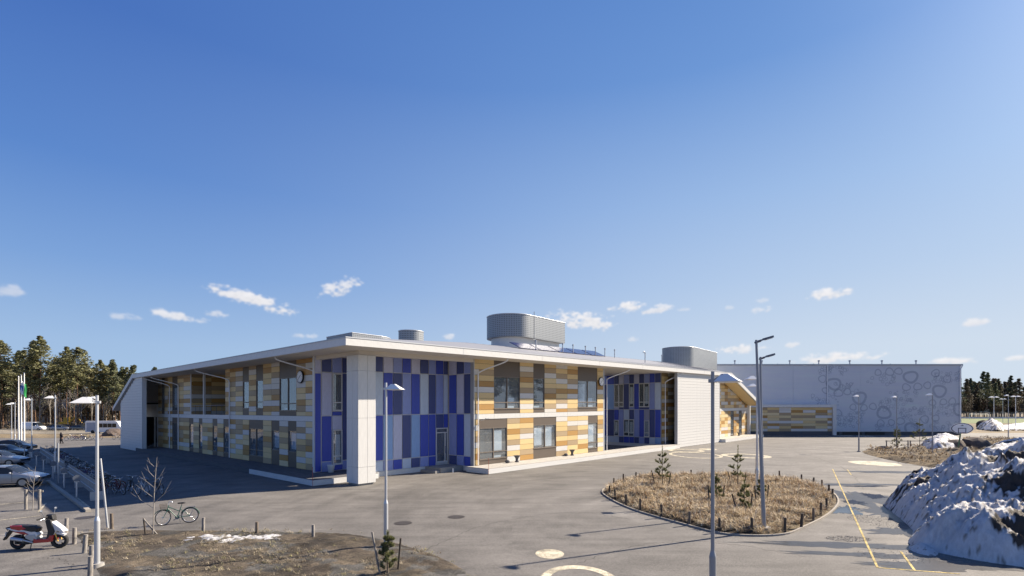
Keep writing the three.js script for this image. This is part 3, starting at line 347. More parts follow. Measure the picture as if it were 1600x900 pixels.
{ // roof: white eaves slab, grey hipped sheet, folded ends, plant enclosures
  const r = part('roof'); const U0 = -2.2, V0 = -2.1;
  const well = [[33, 9.6], [48.4, 9.6], [48.4, 29.5], [33, 29.5]], slabShape = new THREE.Shape([[U0, V0], [70.3, V0], [70.3, 49], [U0, 49]].map(([a, b]) => new THREE.Vector2(a, b))); slabShape.holes.push(new THREE.Path(well.map(([a, b]) => new THREE.Vector2(a, b))));
  mesh('eaves_slab', bend(new THREE.ExtrudeGeometry(slabShape, { depth: 0.48, bevelEnabled: false }).rotateX(-Math.PI / 2).translate(0, 9.42, 0)), M.white, r);
  mesh('courtyard_upstand', [bx(32.8, 33, 9.91, 11.8, 9.6, 29.5), bx(48.4, 48.6, 9.91, 11.8, 9.6, 29.5), bx(32.8, 48.6, 9.91, 11.8, 9.4, 9.59), bx(32.8, 48.6, 9.91, 11.8, 29.51, 29.7)], M.whiteB, r);
  mesh('eaves_trim', [bx(U0 - 0.03, 70.3, 9.9, 9.97, V0 - 0.03, V0 + 0.25), bx(U0 - 0.03, U0 + 0.25, 9.9, 9.97, V0 + 0.26, 49)], M.galv, r);
  mesh('fascia_seam', [8, 18, 28, 38, 48, 58, 67].map((u) => bx(u, u + 0.012, 9.42, 9.9, V0 - 0.008, V0 + 0.01)), M.galv, r);
  const P = [[U0 + 0.1, 9.93, V0 + 0.1], [70.2, 9.93, V0 + 0.1], [70.2, 9.93, 48.8], [U0 + 0.1, 9.93, 48.8], [17, 11.75, 7], [60, 11.75, 7], [60, 11.75, 40], [17, 11.75, 42]];
  const g = new THREE.BufferGeometry(), q = (...n) => n.flatMap((k) => [P[k][0], P[k][1], -P[k][2]]);
  g.setAttribute('position', new THREE.Float32BufferAttribute([...q(0, 1, 5), ...q(0, 5, 4), ...q(1, 2, 6), ...q(1, 6, 5), ...q(2, 3, 7), ...q(2, 7, 6), ...q(3, 0, 4), ...q(3, 4, 7)], 3)); g.computeVertexNormals(); mesh('roof_sheet', bend(g), M.roofGrey, r); { const t = new THREE.Shape([[17, 7], [60, 7], [60, 40], [17, 42]].map(([a, b]) => new THREE.Vector2(a, b))); t.holes.push(new THREE.Path(well.map(([a, b]) => new THREE.Vector2(a, b)))); mesh('roof_deck', bend(new THREE.ShapeGeometry(t).rotateX(-Math.PI / 2).translate(0, 11.75, 0)), M.roofGrey, r); }
  const ribs = []; for (let u = 6; u < 66; u += 1.2) { const t = Math.min(1, u / 17 < 1 ? (u + 2) / 19 : 1); ribs.push(bend(bar(u, 9.96, 1.9, u, 9.93 + 1.82 * t, -(-2 + 9 * t), 0.018, 0.018, 4))); } mesh('standing_seams', ribs, M.roofGrey, r);
  // falling ends
  const slope = (pts, a, b) => { const s = new THREE.Shape(pts.map(([x, y]) => new THREE.Vector2(x, y))); return new THREE.ExtrudeGeometry(s, { depth: b - a, bevelEnabled: false }); };
  mesh('falling_roof', bend(slope([[70.32, 9.42], [70.32, 9.97], [86.6, 5.75], [86.6, 5.2]], 0, 16).translate(0, 0, -13.9)), M.white, r);
  mesh('falling_soffit', bend(slope([[70.32, 9.3], [70.32, 9.41], [86.4, 5.18], [86.4, 5.08]], 0, 2.0).translate(0, 0, -0.05)), Y.y[0], r);
  mesh('falling_roof', slope([[49.02, 9.42], [49.02, 9.97], [59.7, 5.63], [59.7, 5.15]], 0, 14).rotateY(Math.PI / 2).translate(-2.2, 0, 0), M.whiteB, r);
  mesh('soffit_board', [bx(-2.1, 11.3, 9.395, 9.415, -2.0, 6), bx(11.35, 70, 9.395, 9.415, -2.0, 0.1), bx(-2.1, 0.5, 9.395, 9.415, 6.05, 48.8), bx(32.8, 48.5, 9.395, 9.415, 0.12, 9.5)], M.soffit, school);
  // plant enclosures
  function plant(u0, u1, v0, v1, roundEnd, h0, h1, base) {
    const e = part('roof_plant'), R = (v1 - v0) / 2, s = new THREE.Shape();
    const outline = (k) => { const sh = new THREE.Shape(); const a0 = u0 + k, a1 = u1 - k, b0 = v0 + k, b1 = v1 - k, r = (b1 - b0) / 2; if (roundEnd === 'both') sh.absellipse((a0 + a1) / 2, (b0 + b1) / 2, (a1 - a0) / 2, r, 0, Math.PI * 2); else if (roundEnd === 'start') { sh.moveTo(a1, b0); sh.lineTo(a1, b1); sh.lineTo(a0 + r, b1); sh.absarc(a0 + r, (b0 + b1) / 2, r, Math.PI / 2, Math.PI * 1.5, false); sh.lineTo(a1, b0); } else { sh.moveTo(a0, b1); sh.lineTo(a0, b0); sh.lineTo(a1 - r, b0); sh.absarc(a1 - r, (b0 + b1) / 2, r, -Math.PI / 2, Math.PI / 2, false); sh.lineTo(a0, b1); } return sh; };
    const ring = outline(0).getSpacedPoints(140), wall = new THREE.BufferGeometry(), pos = [], uv = []; let L = 0;
    for (let i = 0; i < ring.length - 1; i++) { const a = ring[i], b = ring[i + 1], d = a.distanceTo(b); if (d < 1e-5) continue; const A = [a.x, h0, -a.y], B = [b.x, h0, -b.y], C = [b.x, h1, -b.y], D = [a.x, h1, -a.y]; pos.push(...A, ...B, ...C, ...A, ...C, ...D); const x0 = L / 2.4, x1 = (L + d) / 2.4, y0 = 0, y1 = (h1 - h0) / 3.6; uv.push(x0, y0, x1, y0, x1, y1, x0, y0, x1, y1, x0, y1); L += d; }
    wall.setAttribute('position', new THREE.Float32BufferAttribute(pos, 3)); wall.setAttribute('uv', new THREE.Float32BufferAttribute(uv, 2)); wall.computeVertexNormals(); mesh('perforated_screen', wall, M.perforated, e);
    const cap = new THREE.ShapeGeometry(outline(0.02), 24).rotateX(-Math.PI / 2).translate(0, h0 + 0.02, 0); mesh('screen_floor', cap, M.galv, e);
    const rimR = []; for (let i = 0; i < ring.length - 1; i++) if (ring[i].distanceTo(ring[i + 1]) > 1e-5) rimR.push(bar(ring[i].x, h1, -ring[i].y, ring[i + 1].x, h1, -ring[i + 1].y, 0.05, 0.05, 5)); mesh('screen_rim', rimR, M.steel, e);
    const inner = outline(0.55), bw = new THREE.ExtrudeGeometry(inner, { depth: h0 - base, bevelEnabled: false, curveSegments: 24 }).rotateX(-Math.PI / 2).translate(0, base, 0); mesh('plant_base', bw, M.whiteB, e); mesh('service_box', new THREE.BoxGeometry((u1 - u0) * 0.6, h1 - h0 - 0.6, (v1 - v0) * 0.55).translate((u0 + u1) / 2, (h0 + h1) / 2 - 0.2, -(v0 + v1) / 2), M.galv, e);
    return e;
  }
  plant(26, 36.6, 8.5, 14.5, 'start', 14.2, 16.95, 11.6);
  plant(14.2, 21.2, 24, 30, 'end', 12, 14.65, 11.2);
  plant(14.9, 17.8, 14, 16.6, 'both', 11.8, 14.1, 10.9);
  plant(71.5, 86.5, 6, 12, 'start', 13.4, 17.0, 9.0);
  const so = part('solar_array'); for (let k = 0; k < 5; k++) mesh('solar_panel', bend(box(23 + k * 3.6, 26.3 + k * 3.6, 0, 0.06, -0.9, 0.9).rotateX(0.42).translate(0, 11.75, -5.6)), std(0.02, 0.028, 0.11, 0.2), so);
  for (const u of [26, 31.2, 33.4, 36.2, 38.6, 41, 43.6, 52.8, 58.6]) mesh('vent_pipe', [bend(bar(u, 10.8, -5, u, 12.35, -5, 0.06)), bend(bar(u, 12.3, -5, u, 12.45, -5, 0.11))], M.galv, school);
  mesh('vent_hook', tube([[41.6, 11.4, 0.6], [41.6, 12.5, 0.6], [41.5, 12.8, 0.6], [41.2, 12.8, 0.6], [41.1, 12.65, 0.6]], 0.06), M.galv, school);
  mesh('aerial', [bend(bar(29.4, 12, -8, 29.4, 16.2, -8, 0.035)), bend(bar(29.1, 13, -8, 29.7, 13, -8, 0.03)), bend(bar(29.2, 13.4, -8, 29.6, 13.4, -8, 0.03))], M.darkSteel, school);
}
// downpipes: swan neck from the eaves to the wall
function downU(u, v, uo) { mesh('downpipe', [bend(tube([[uo, 9.4, 1.9], [uo, 9.25, 1.85], [u + (uo - u) * 0.2, 8.45, -v + 0.35], [u, 8.2, -v + 0.12], [u, 7.9, -v + 0.1]], 0.055, 24, 8)), bend(bar(u, 7.95, -v + 0.1, u, 0.5, -v + 0.1, 0.055))], M.pipe, school); }
function downV(v, vo, u = 0.5) { mesh('downpipe', [tube([[-1.9, 9.4, -vo], [-1.85, 9.25, -vo], [u - 0.35, 8.45, -v - (vo - v) * 0.2], [u - 0.12, 8.2, -v], [u - 0.1, 7.9, -v]], 0.055, 24, 8), bar(u - 0.1, 7.95, -v, u - 0.1, 0.5, -v, 0.055)], M.pipe, school); }
downU(11.7, 0.1, 13.4); downU(33.1, 0.1, 35.2); downU(48.3, -0.2, 50.2); downV(6.75, 8.6); downV(24.0, 26.6); downV(39.9, 42.2); downV(43.3, 45.2);
// clocks
function clock(parent, at, turnV) {
  const c = new THREE.Group(); c.name = 'wall_clock'; c.position.set(...at); if (turnV) c.rotation.y = -Math.PI / 2; parent.add(c);
  mesh('clock_case', new THREE.CylinderGeometry(0.52, 0.52, 0.1, 40).rotateX(Math.PI / 2), M.black, c); mesh('clock_face', new THREE.CylinderGeometry(0.455, 0.455, 0.012, 40).rotateX(Math.PI / 2).translate(0, 0, 0.052), M.paper, c);
  const ticks = []; for (let i = 0; i < 12; i++) ticks.push(box(-0.014, 0.014, 0.34, 0.42, 0.06, 0.064).rotateZ(i * Math.PI / 6)); mesh('hour_marks', ticks, M.black, c);
  mesh('hour_hand', box(-0.022, 0.022, -0.05, 0.24, 0.066, 0.07).rotateZ(-0.86), M.black, c); mesh('minute_hand', box(-0.015, 0.015, -0.05, 0.36, 0.072, 0.076).rotateZ(2.3), M.black, c);
}
clock(school, [31.85, warp(31.85, 7.95), 0.0], false); clock(school, [0.4, 7.97, -9.15], true);
mesh('wall_lamp', [bar(12.05, warp(12, 4.2), -0.1, 12.25, warp(12, 4.38), 0.4, 0.025), new THREE.BoxGeometry(0.34, 0.07, 0.14).translate(12.35, warp(12, 4.4), 0.45)], M.galv, school);

// ---------- sports hall ----------
const hall = thing('sports_hall', 'large pale grey sports hall wall printed with bubble rings', 'building', 38, -108);
{
  const W = 56.8, Hh = 14.7, cv = document.createElement('canvas'); cv.width = 2048; cv.height = 544; const x = cv.getContext('2d'), k = 2048 / W; const cr = mulberry(99);
  x.fillStyle = 'rgb(198,202,209)'; x.fillRect(0, 0, 2048, 544);
  for (let i = 0; i < 900; i++) { x.fillStyle = `rgba(${cr() < 0.5 ? '186,191,200' : '208,211,217'},0.10)`; x.fillRect(cr() * 2048, cr() * 544, 60 + cr() * 200, 6 + cr() * 30); }
  const px = (p) => (p - 1081.5) / 420.7 * 2048, py = (p) => (p - 571) / (679.7 - 571) * 544;
  const ring = (cx, cy, r, w, sq = 1) => { x.lineWidth = w; x.strokeStyle = 'rgba(132,140,156,0.5)'; x.beginPath(); for (let i = 0; i <= 40; i++) { const a = i / 40 * 6.2832, q = 1 + 0.07 * Math.sin(3 * a + cx) + 0.05 * Math.sin(2 * a + cy); const X = cx + Math.cos(a) * r * q, Yy = cy + Math.sin(a) * r * q * sq; i ? x.lineTo(X, Yy) : x.moveTo(X, Yy); } x.stroke(); };
  const big = [[1303, 600], [1423, 589], [1343, 622], [1381, 645], [1468, 611], [1424, 670], [1500, 640]], mid = [[1372, 582], [1390, 581], [1404, 580], [1416, 605], [1434, 604], [1449, 602], [1333, 636], [1350, 637], [1364, 635], [1376, 661], [1393, 660], [1407, 658], [1310, 614], [1324, 612], [1285, 592], [1290, 610], [1457, 629], [1474, 628], [1488, 627], [1445, 655], [1462, 653], [1310, 645], [1296, 660], [1480, 592], [1462, 583]];
  for (const [a, b] of big) { ring(px(a), py(b), 50, 17, 0.86); } for (const [a, b] of mid) ring(px(a), py(b), 24 + cr() * 8, 8, 0.92);
  for (const [a, b, n] of [[1302, 578, 34], [1320, 606, 26], [1395, 632, 30], [1425, 645, 34], [1480, 590, 34], [1330, 652, 34], [1312, 662, 26], [1470, 640, 30], [1378, 592, 18], [1413, 620, 26], [1480, 668, 34], [1385, 670, 16], [1445, 664, 24], [1290, 625, 18]]) for (let i = 0; i < n; i++) ring(px(a + (cr() - 0.5) * 44), py(b + (cr() - 0.5) * 17), 4 + cr() * 10, 2.5 + cr() * 2);
  const t = new THREE.CanvasTexture(cv); t.colorSpace = THREE.SRGBColorSpace; t.magFilter = THREE.LinearFilter;
  const mural = new THREE.MeshStandardMaterial({ map: t, roughness: 0.6 });
  mesh('hall_body', box(0, W, 0, Hh, -42, -0.12), M.whiteB, hall);
  const par = new THREE.Group(); par.name = 'front_cladding'; hall.add(par);
  const nx = 8, ny = 2; for (let i = 0; i < nx; i++) for (let j = 0; j < ny; j++) { const a = i * W / nx, b = (i + 1) * W / nx, c = 0.75 + j * (Hh - 0.75) / ny, d = 0.75 + (j + 1) * (Hh - 0.75) / ny; const g = box(a + 0.012, b - 0.012, c + 0.012, d - 0.012, -0.1, 0); const uv = g.attributes.uv, p = g.attributes.position; for (let q = 0; q < uv.count; q++) uv.setXY(q, p.getX(q) / W, p.getY(q) / Hh); mesh('panel', g, mural, par); }
  mesh('plinth', box(0.05, W - 0.05, 0, 0.7, -0.3, -0.11), M.darkConcrete, hall); mesh('roof_coping', box(-0.1, W + 0.25, Hh, Hh + 0.3, -42.1, 0.14), M.galv, hall);
  for (const X of [18.4, 22.2, 27, 31.8, 36.6]) mesh('low_grille', box(X, X + 4, 0.08, 0.7, -0.1, 0.02), M.black, hall);
  mesh('downpipe', [bar(28.5, 6.5, 0.12, 28.5, Hh, 0.12, 0.1)], M.pipe, hall); mesh('downpipe', [bar(W - 0.4, 0.4, 0.14, W - 0.4, Hh - 1, 0.14, 0.09), bar(W - 0.4, Hh - 1, 0.14, W + 0.1, Hh, 0.2, 0.09)], M.pipe, hall);
  for (const p of [1153, 1196, 1240, 1286, 1335, 1386, 1440]) { const X = (p - 800) * 108 / 800 - 38; mesh('roof_vent', [bar(X, Hh, -1.5, X, Hh + 1.05, -1.5, 0.12), bar(X, Hh + 0.95, -1.5, X, Hh + 1.25, -1.5, 0.22)], M.galv, hall); }
  for (const p of [1223, 1280, 1338, 1402]) { const X = (p - 800) * 108 / 800 - 38; mesh('roof_vent', bar(X, Hh, -2, X, Hh + 0.55, -2, 0.14), M.galv, hall); }
}
const store = thing('clad_store', 'low flat-roofed block with yellow and white panels before the sports hall', 'building', 49.2, -106.6);
{
  const W = 18.2; mesh('body', box(0.02, W - 0.02, 0, 6.2, -1.2, -0.06), M.core, store); mesh('roof_frame', [box(-0.1, W, 5.85, 6.45, -1.25, 0.3), box(W - 0.75, W, 0.05, 5.84, -1.2, 0.3)], M.white, store); mesh('roof_frame', box(-0.1, 0.2, 0.05, 5.84, -1.2, 0.28), M.white, store);
  const c = new THREE.Group(); c.name = 'cladding'; store.add(c); const xs = [0.2, 1.95, 4.0, 6.45, 8.9, 11.4, 14.0, 16.5, 17.42];
  for (let i = 0; i < xs.length - 1; i++) for (let k = 0; k < 9; k++) mesh('panel', box(xs[i] + 0.01, xs[i + 1] - 0.01, 0.86 + k * 0.554, 0.86 + (k + 1) * 0.554 - 0.02, -0.05, 0), yellow(), c);
  mesh('plinth', box(0.2, W - 0.8, 0, 0.84, -0.3, -0.05), M.darkConcrete, store);
}


// ---------- lamps ----------
// wedge-headed yard lamp: stepped pole and a hipped reflector shade on a short bracket
function wedgeHead(L = 0.66, W = 0.46, H = 0.2) { // hipped shade: x from 0 to L
  const a = [[0.06, 0, -W / 2], [L, 0, -W / 2], [L, 0, W / 2], [0.06, 0, W / 2], [0.2, H, -0.07], [0.36, H, -0.07], [0.36, H, 0.07], [0.2, H, 0.07]], f = [[0, 1, 5, 4], [1, 2, 6, 5], [2, 3, 7, 6], [3, 0, 4, 7], [4, 5, 6, 7], [3, 2, 1, 0]], p = [];
  for (const [i, j, k, l] of f) p.push(...a[i], ...a[k], ...a[j], ...a[i], ...a[l], ...a[k]);
  const g = new THREE.BufferGeometry(); g.setAttribute('position', new THREE.Float32BufferAttribute(p, 3)); g.computeVertexNormals(); return g;
}
const headGeo = wedgeHead();
function yardLamp(x, z, h, dir, label, dark, k = 1) {
  const g = thing('yard_lamp', label, 'lamp post', x, z, dir, 'yard lamp posts'), pm_ = dark ? M.poleGrey : M.steel, low = Math.min(1.7, h * 0.27);
  mesh('pole', [bar(0, 0.05, 0, 0, low, 0, 0.085 * k, 0.085 * k, 14), bar(0, low, 0, 0, low + 0.14, 0, 0.085 * k, 0.05 * k, 14), bar(0, low + 0.14, 0, 0, h, 0, 0.05 * k, 0.045 * k, 12)], pm_, g);
  mesh('foot', new THREE.CylinderGeometry(0.19, 0.21, 0.14, 16).translate(0, 0.06, 0), M.concrete, g);
  mesh('bracket', [box(-0.09, 0.1, h - 0.27, h - 0.19, -0.06, 0.06), bar(0.05, h - 0.2, 0.08, 0.26, h - 0.08, 0.08, 0.012), bar(0.05, h - 0.2, -0.08, 0.26, h - 0.08, -0.08, 0.012)], pm_, g);
  const s = mesh('shade', headGeo, M.lampWhite, g); s.position.set(0.02, h - 0.26, 0); s.scale.setScalar(k);
  mesh('lens', box(0.16, 0.6, h - 0.285, h - 0.262, -0.15, 0.15), M.blind, g);
  return g;
}
const L_ = Math.PI;
yardLamp(-13.89, -17.14, 5.75, L_ + 0.35, 'pale steel lamp post rising from the earth bed beside the scooter');
yardLamp(-4.81, -19.53, 6.3, -0.2, 'thin lamp post standing behind the staked little pine');
yardLamp(4.92, -12.55, 6.2, -0.62, 'dark lamp post nearest the viewer, cut by the lower edge', true, 0.95);
yardLamp(14.6, -30.5, 7.35, L_, 'lamp post hidden behind the tall leaning pole, shade to the west', false);
yardLamp(18.4, -38.5, 7.3, L_, 'second lamp post hidden behind the tall leaning pole', false);
yardLamp(43.78, -64.62, 7.25, L_, 'slim lamp post at the tip of the brown verge', true);
yardLamp(51.73, -68.85, 7.25, L_, 'slim lamp post behind the staked trees', true);
yardLamp(48.58, -59.15, 7.25, L_ - 0.1, 'slim lamp post beside the small snow heap', true);
yardLamp(88.51, -91.30, 8.1, L_, 'lamp post on the road right of the basketball board');
yardLamp(-37.84, -42.42, 6.5, L_ + 0.4, 'lamp post between the bicycle racks and parked cars');
yardLamp(-52.53, -56.00, 6.6, L_ + 0.4, 'lamp post beyond the silver cars, next to the flagpoles');
yardLamp(-42.06, -51.85, 6.7, L_ + 0.3, 'lamp post on the shaded yard behind the pale steel one');
yardLamp(-70.29, -72.41, 6.4, L_ + 0.4, 'distant lamp post left of the flagpoles');
yardLamp(-78.95, -80.77, 6.4, L_ + 0.4, 'most distant lamp post left of the flagpoles');
function doubleLamp(x, z, h, label) { const g = thing('field_lamp', label, 'lamp post', x, z, 0, 'field lamp posts'); mesh('pole', [bar(0, 0, 0, 0, h, 0, 0.1, 0.07, 10)], M.steel, g); for (const s of [-1, 1]) { const c = mesh('shade', headGeo, M.lampWhite, g); c.position.set(s * 0.05, h - 0.2, 0); c.scale.set(2 * s, 1.6, 1.6); } }
doubleLamp(141.19, -150.00, 9.2, 'two-armed lamp post before the far field fence'); doubleLamp(147.56, -150.00, 9.4, 'two-armed lamp post at the picture edge by the field'); doubleLamp(211.93, -221.05, 10.2, 'smaller distant two-armed lamp post by the field');
function tallLamp(x, z, h, lean, label) {
  const g = thing('street_lamp', label, 'lamp post', x, z, 0, 'tall flat-headed lamp posts'); const t = -lean;
  mesh('pole', [bar(0, 0.1, 0, t * 0.28, 2.4, 0, 0.09, 0.085, 14), bar(t * 0.28, 2.4, 0, t, h, 0, 0.07, 0.05, 14)], M.poleGrey, g); mesh('foot', new THREE.CylinderGeometry(0.26, 0.28, 0.2, 18).translate(0, 0.1, 0), M.concrete, g);
  mesh('arm', bar(t - 0.06, h - 0.12, 0, t + 0.2, h - 0.03, 0, 0.05), M.darkSteel, g); mesh('head', [new THREE.BoxGeometry(0.26, 0.07, 0.3).rotateZ(0.28).translate(t + 0.25, h + 0.0, 0), new THREE.BoxGeometry(0.34, 0.09, 0.32).rotateZ(0.28).translate(t + 0.52, h + 0.09, 0)], M.darkSteel, g); mesh('lens', new THREE.BoxGeometry(0.26, 0.02, 0.22).rotateZ(0.28).translate(t + 0.54, h + 0.035, 0), M.blind, g);
}
tallLamp(10.94, -22.22, 8.3, 0.34, 'tall leaning dark lamp post rising from the round bed');
tallLamp(12.94, -26.42, 8.0, 0.12, 'tall dark lamp post just behind the leaning one');

// ---------- planting beds ----------
const islandPoly = smoothPoly([[5.80, -32.92], [7.26, -36.52], [9.51, -39.03], [12.45, -40.08], [15.42, -39.92], [19.30, -39.44], [21.09, -37.33], [20.71, -33.60], [18.99, -29.79], [16.07, -25.93], [12.98, -22.83], [11.43, -21.54], [9.99, -21.32], [8.90, -21.71], [8.01, -23.20], [7.21, -24.85], [6.41, -26.84], [5.81, -30.00]], 5);
const soil = (a, b, f = 0.5) => (x, z) => { const n = fbm(x * f + 3, z * f + 8, 5), q = Math.min(1, Math.max(0, (n - 0.3) * 2.2)); return a.map((v, i) => (v + (b[i] - v) * q)); };
const islandSoil = relief(islandPoly, 0.16, (x, z, d) => -0.02 + Math.min(1, d / 1.2) * (0.26 + (fbm(x * 0.8, z * 0.8, 4) - 0.4) * 0.5) + (fbm(x * 4, z * 4, 3) - 0.5) * 0.1 * Math.min(1, d), soil([0.17, 0.125, 0.08], [0.40, 0.32, 0.20], 0.7));
tag(mesh('round_bed', islandSoil, M.dirt, scene), 'earth of the round planting bed in the yard', null, null, 'structure');
{ // kerb stones round the bed
  const kerb = thing('bed_kerb', 'low concrete kerb ringing the round planting bed', 'kerb'); const n = islandPoly.length, c = islandPoly.reduce((s, p) => [s[0] + p[0] / n, s[1] + p[1] / n], [0, 0]);
  for (let i = 0; i < n; i++) { const a = islandPoly[i], b = islandPoly[(i + 1) % n], dx = b[0] - a[0], dz = b[1] - a[1], L = Math.hypot(dx, dz); const m = mesh('kerb_stone', new THREE.BoxGeometry(L - 0.012, 0.15, 0.08), M.kerb, kerb); m.position.set((a[0] + b[0]) / 2, 0.0, (a[1] + b[1]) / 2); m.rotation.y = -Math.atan2(dz, dx); }
}
// dry grass: tufts of bent blades, scattered
function tuftGeo(seed, n, h, w) { const r = mulberry(seed), pos = [], col = []; for (let i = 0; i < n; i++) { const a = r() * 6.283, l = h * (0.5 + r()), b = 0.35 + r() * 1.1, x0 = (r() - 0.5) * 0.12, z0 = (r() - 0.5) * 0.12, px = -Math.sin(a) * w, pz = Math.cos(a) * w; const P = (t) => [x0 + Math.cos(a) * l * b * t * t, l * (t - 0.35 * t * t * b), z0 + Math.sin(a) * l * b * t * t]; const A = P(0), B = P(0.55), C = P(1); const q = [[A[0] - px, A[1], A[2] - pz], [A[0] + px, A[1], A[2] + pz], [B[0] + px * 0.8, B[1], B[2] + pz * 0.8], [B[0] - px * 0.8, B[1], B[2] - pz * 0.8]]; pos.push(...q[0], ...q[1], ...q[2], ...q[0], ...q[2], ...q[3], ...q[3], ...q[2], ...C); const k = 0.75 + r() * 0.5; for (let v = 0; v < 9; v++) col.push(k, k * (0.97 + r() * 0.04), k * 0.95); } const g = new THREE.BufferGeometry(); g.setAttribute('position', new THREE.Float32BufferAttribute(pos, 3)); g.setAttribute('color', new THREE.Float32BufferAttribute(col, 3)); g.computeVertexNormals(); return g; }
M.straw = new THREE.MeshStandardMaterial({ vertexColors: true, side: THREE.DoubleSide, roughness: 1 }); M.straw.color.setRGB(0.58, 0.495, 0.36);
function scatter(name, label, poly, geo, mat, n, yAt, test, seed, s0, s1, tones) {
  const r = mulberry(seed), xs = poly.map((p) => p[0]), zs = poly.map((p) => p[1]), x0 = Math.min(...xs), x1 = Math.max(...xs), z0 = Math.min(...zs), z1 = Math.max(...zs), spots = [];
  for (let i = 0; i < n * 6 && spots.length < n; i++) { const x = x0 + r() * (x1 - x0), z = z0 + r() * (z1 - z0); if (inside(poly, x, z) && test(x, z, r)) spots.push([x, z]); }
  const m = new THREE.InstancedMesh(geo, mat, spots.length), o = new THREE.Object3D(), c = new THREE.Color();
  spots.forEach(([x, z], i) => { o.position.set(x, yAt(x, z), z); o.rotation.set((r() - 0.5) * 0.3, r() * 6.283, (r() - 0.5) * 0.3); o.scale.setScalar(s0 + r() * (s1 - s0)); o.updateMatrix(); m.setMatrixAt(i, o.matrix); const t = tones[Math.floor(r() * tones.length)], k = 0.8 + r() * 0.4; c.setRGB(t[0] * k, t[1] * k, t[2] * k); m.setColorAt(i, c); });
  m.name = numbered(name); scene.add(m); return tag(m, label, 'grass', null, 'stuff');
}
const strawTones = [[1, 1.02, 1.08], [1.05, 1.02, 0.98], [0.75, 0.68, 0.6], [1.15, 1.12, 1.05], [0.62, 0.5, 0.4]];
const iY = (x, z) => 0.02 + Math.min(1, edgeDist(islandPoly, x, z) / 1.2) * (0.2 + (fbm(x * 0.8, z * 0.8, 4) - 0.4) * 0.5);
scatter('dry_grass', 'matted dry straw grass covering the round bed', islandPoly, tuftGeo(11, 12, 0.27, 0.010), M.straw, 5600, iY, (x, z, r) => edgeDist(islandPoly, x, z) > 0.25 && r() < 0.35 + 1.1 * fbm(x * 0.9 + 5, z * 0.9, 3), 501, 0.6, 1.5, strawTones);
const bedPoly = smoothPoly([[-17.54, -22.34], [-14.11, -22.58], [-10.56, -22.22], [-8.25, -21.99], [-6.49, -21.65], [-4.94, -20.79], [-3.40, -19.44], [-2.13, -17.95], [-0.97, -16.09], [-0.18, -14.05], [0.00, -11.70], [-4.27, -11.38], [-8.34, -11.70], [-11.41, -14.05], [-13.32, -16.22], [-15.54, -18.50], [-17.47, -20.49], [-18.51, -21.65]], 4);
const bedH = (x, z, d) => -0.07 + Math.min(1, d / 0.25) * 0.065 + Math.min(1, d / 0.8) * (0.07 + (fbm(x * 0.5 + 7, z * 0.5, 4) - 0.4) * 0.3) + Math.min(1, d * 2) * ((fbm(x * 3, z * 3 + 4, 4) - 0.5) * 0.10 + (x > -11.5 && x < -6 ? Math.abs(Math.sin((x * 0.9 + z * 1.15) * 3.1)) * 0.05 * sm(-12, -10, x) * fbm(x, z + 50, 2) : 0));
const bedSoil = relief(bedPoly, 0.1, bedH, (x, z) => { const n = fbm(x * 0.55 + 3, z * 0.55 + 8, 5), q = fbm(x * 1.3 + 30, z * 1.3, 4); let c = soil([0.135, 0.107, 0.083], [0.31, 0.255, 0.19], 0.8)(x, z); if (q > 0.57) c = [0.19, 0.185, 0.18]; if (n < 0.40) c = c.map((v) => v * 0.6); return c; });
tag(mesh('earth_bed', bedSoil, M.dirt, scene), 'bare muddy earth bed with flattened dry grass', null, null, 'structure');
scatter('dry_grass', 'thin dry grass on the muddy earth bed', bedPoly, tuftGeo(12, 8, 0.1, 0.006), M.straw, 1500, (x, z) => bedH(x, z, 1) - 0.01, (x, z, r) => edgeDist(bedPoly, x, z) > 0.15 && r() < sm(0.42, 0.7, fbm(x * 0.7 + 9, z * 0.7 + 2, 4)) + 0.05, 502, 0.5, 1.4, [[0.5, 0.5, 0.5], [0.4, 0.38, 0.37], [0.52, 0.56, 0.42], [0.72, 0.73, 0.74]]);
const vergePoly = smoothPoly([[45.06, -66.14], [39.93, -55.26], [38.46, -48.84], [37.98, -44.68], [39.50, -41.58], [45.61, -42.42], [94.29, -85.71], [91.30, -91.30], [85.17, -93.33], [62.81, -75.00], [54.28, -71.19]], 5);
const vergeH = (x, z, d) => -0.06 + Math.min(1, d / 0.5) * 0.06 + Math.min(1, d / 3) * (0.35 + (fbm(x * 0.35, z * 0.35, 4) - 0.5) * 0.8) + Math.min(1, d) * (fbm(x * 2, z * 2, 3) - 0.5) * 0.2;
tag(mesh('earth_verge', relief(vergePoly, 0.35, vergeH, soil([0.13, 0.09, 0.055], [0.36, 0.27, 0.16], 0.4)), M.dirt, scene), 'brown earth verge before the sports hall', null, null, 'structure');
scatter('dry_grass', 'dry grass on the brown verge', vergePoly, tuftGeo(13, 8, 0.25, 0.02), M.straw, 2200, (x, z) => vergeH(x, z, 3), (x, z, r) => edgeDist(vergePoly, x, z) > 0.4 && r() < 0.6, 503, 0.6, 1.5, strawTones);

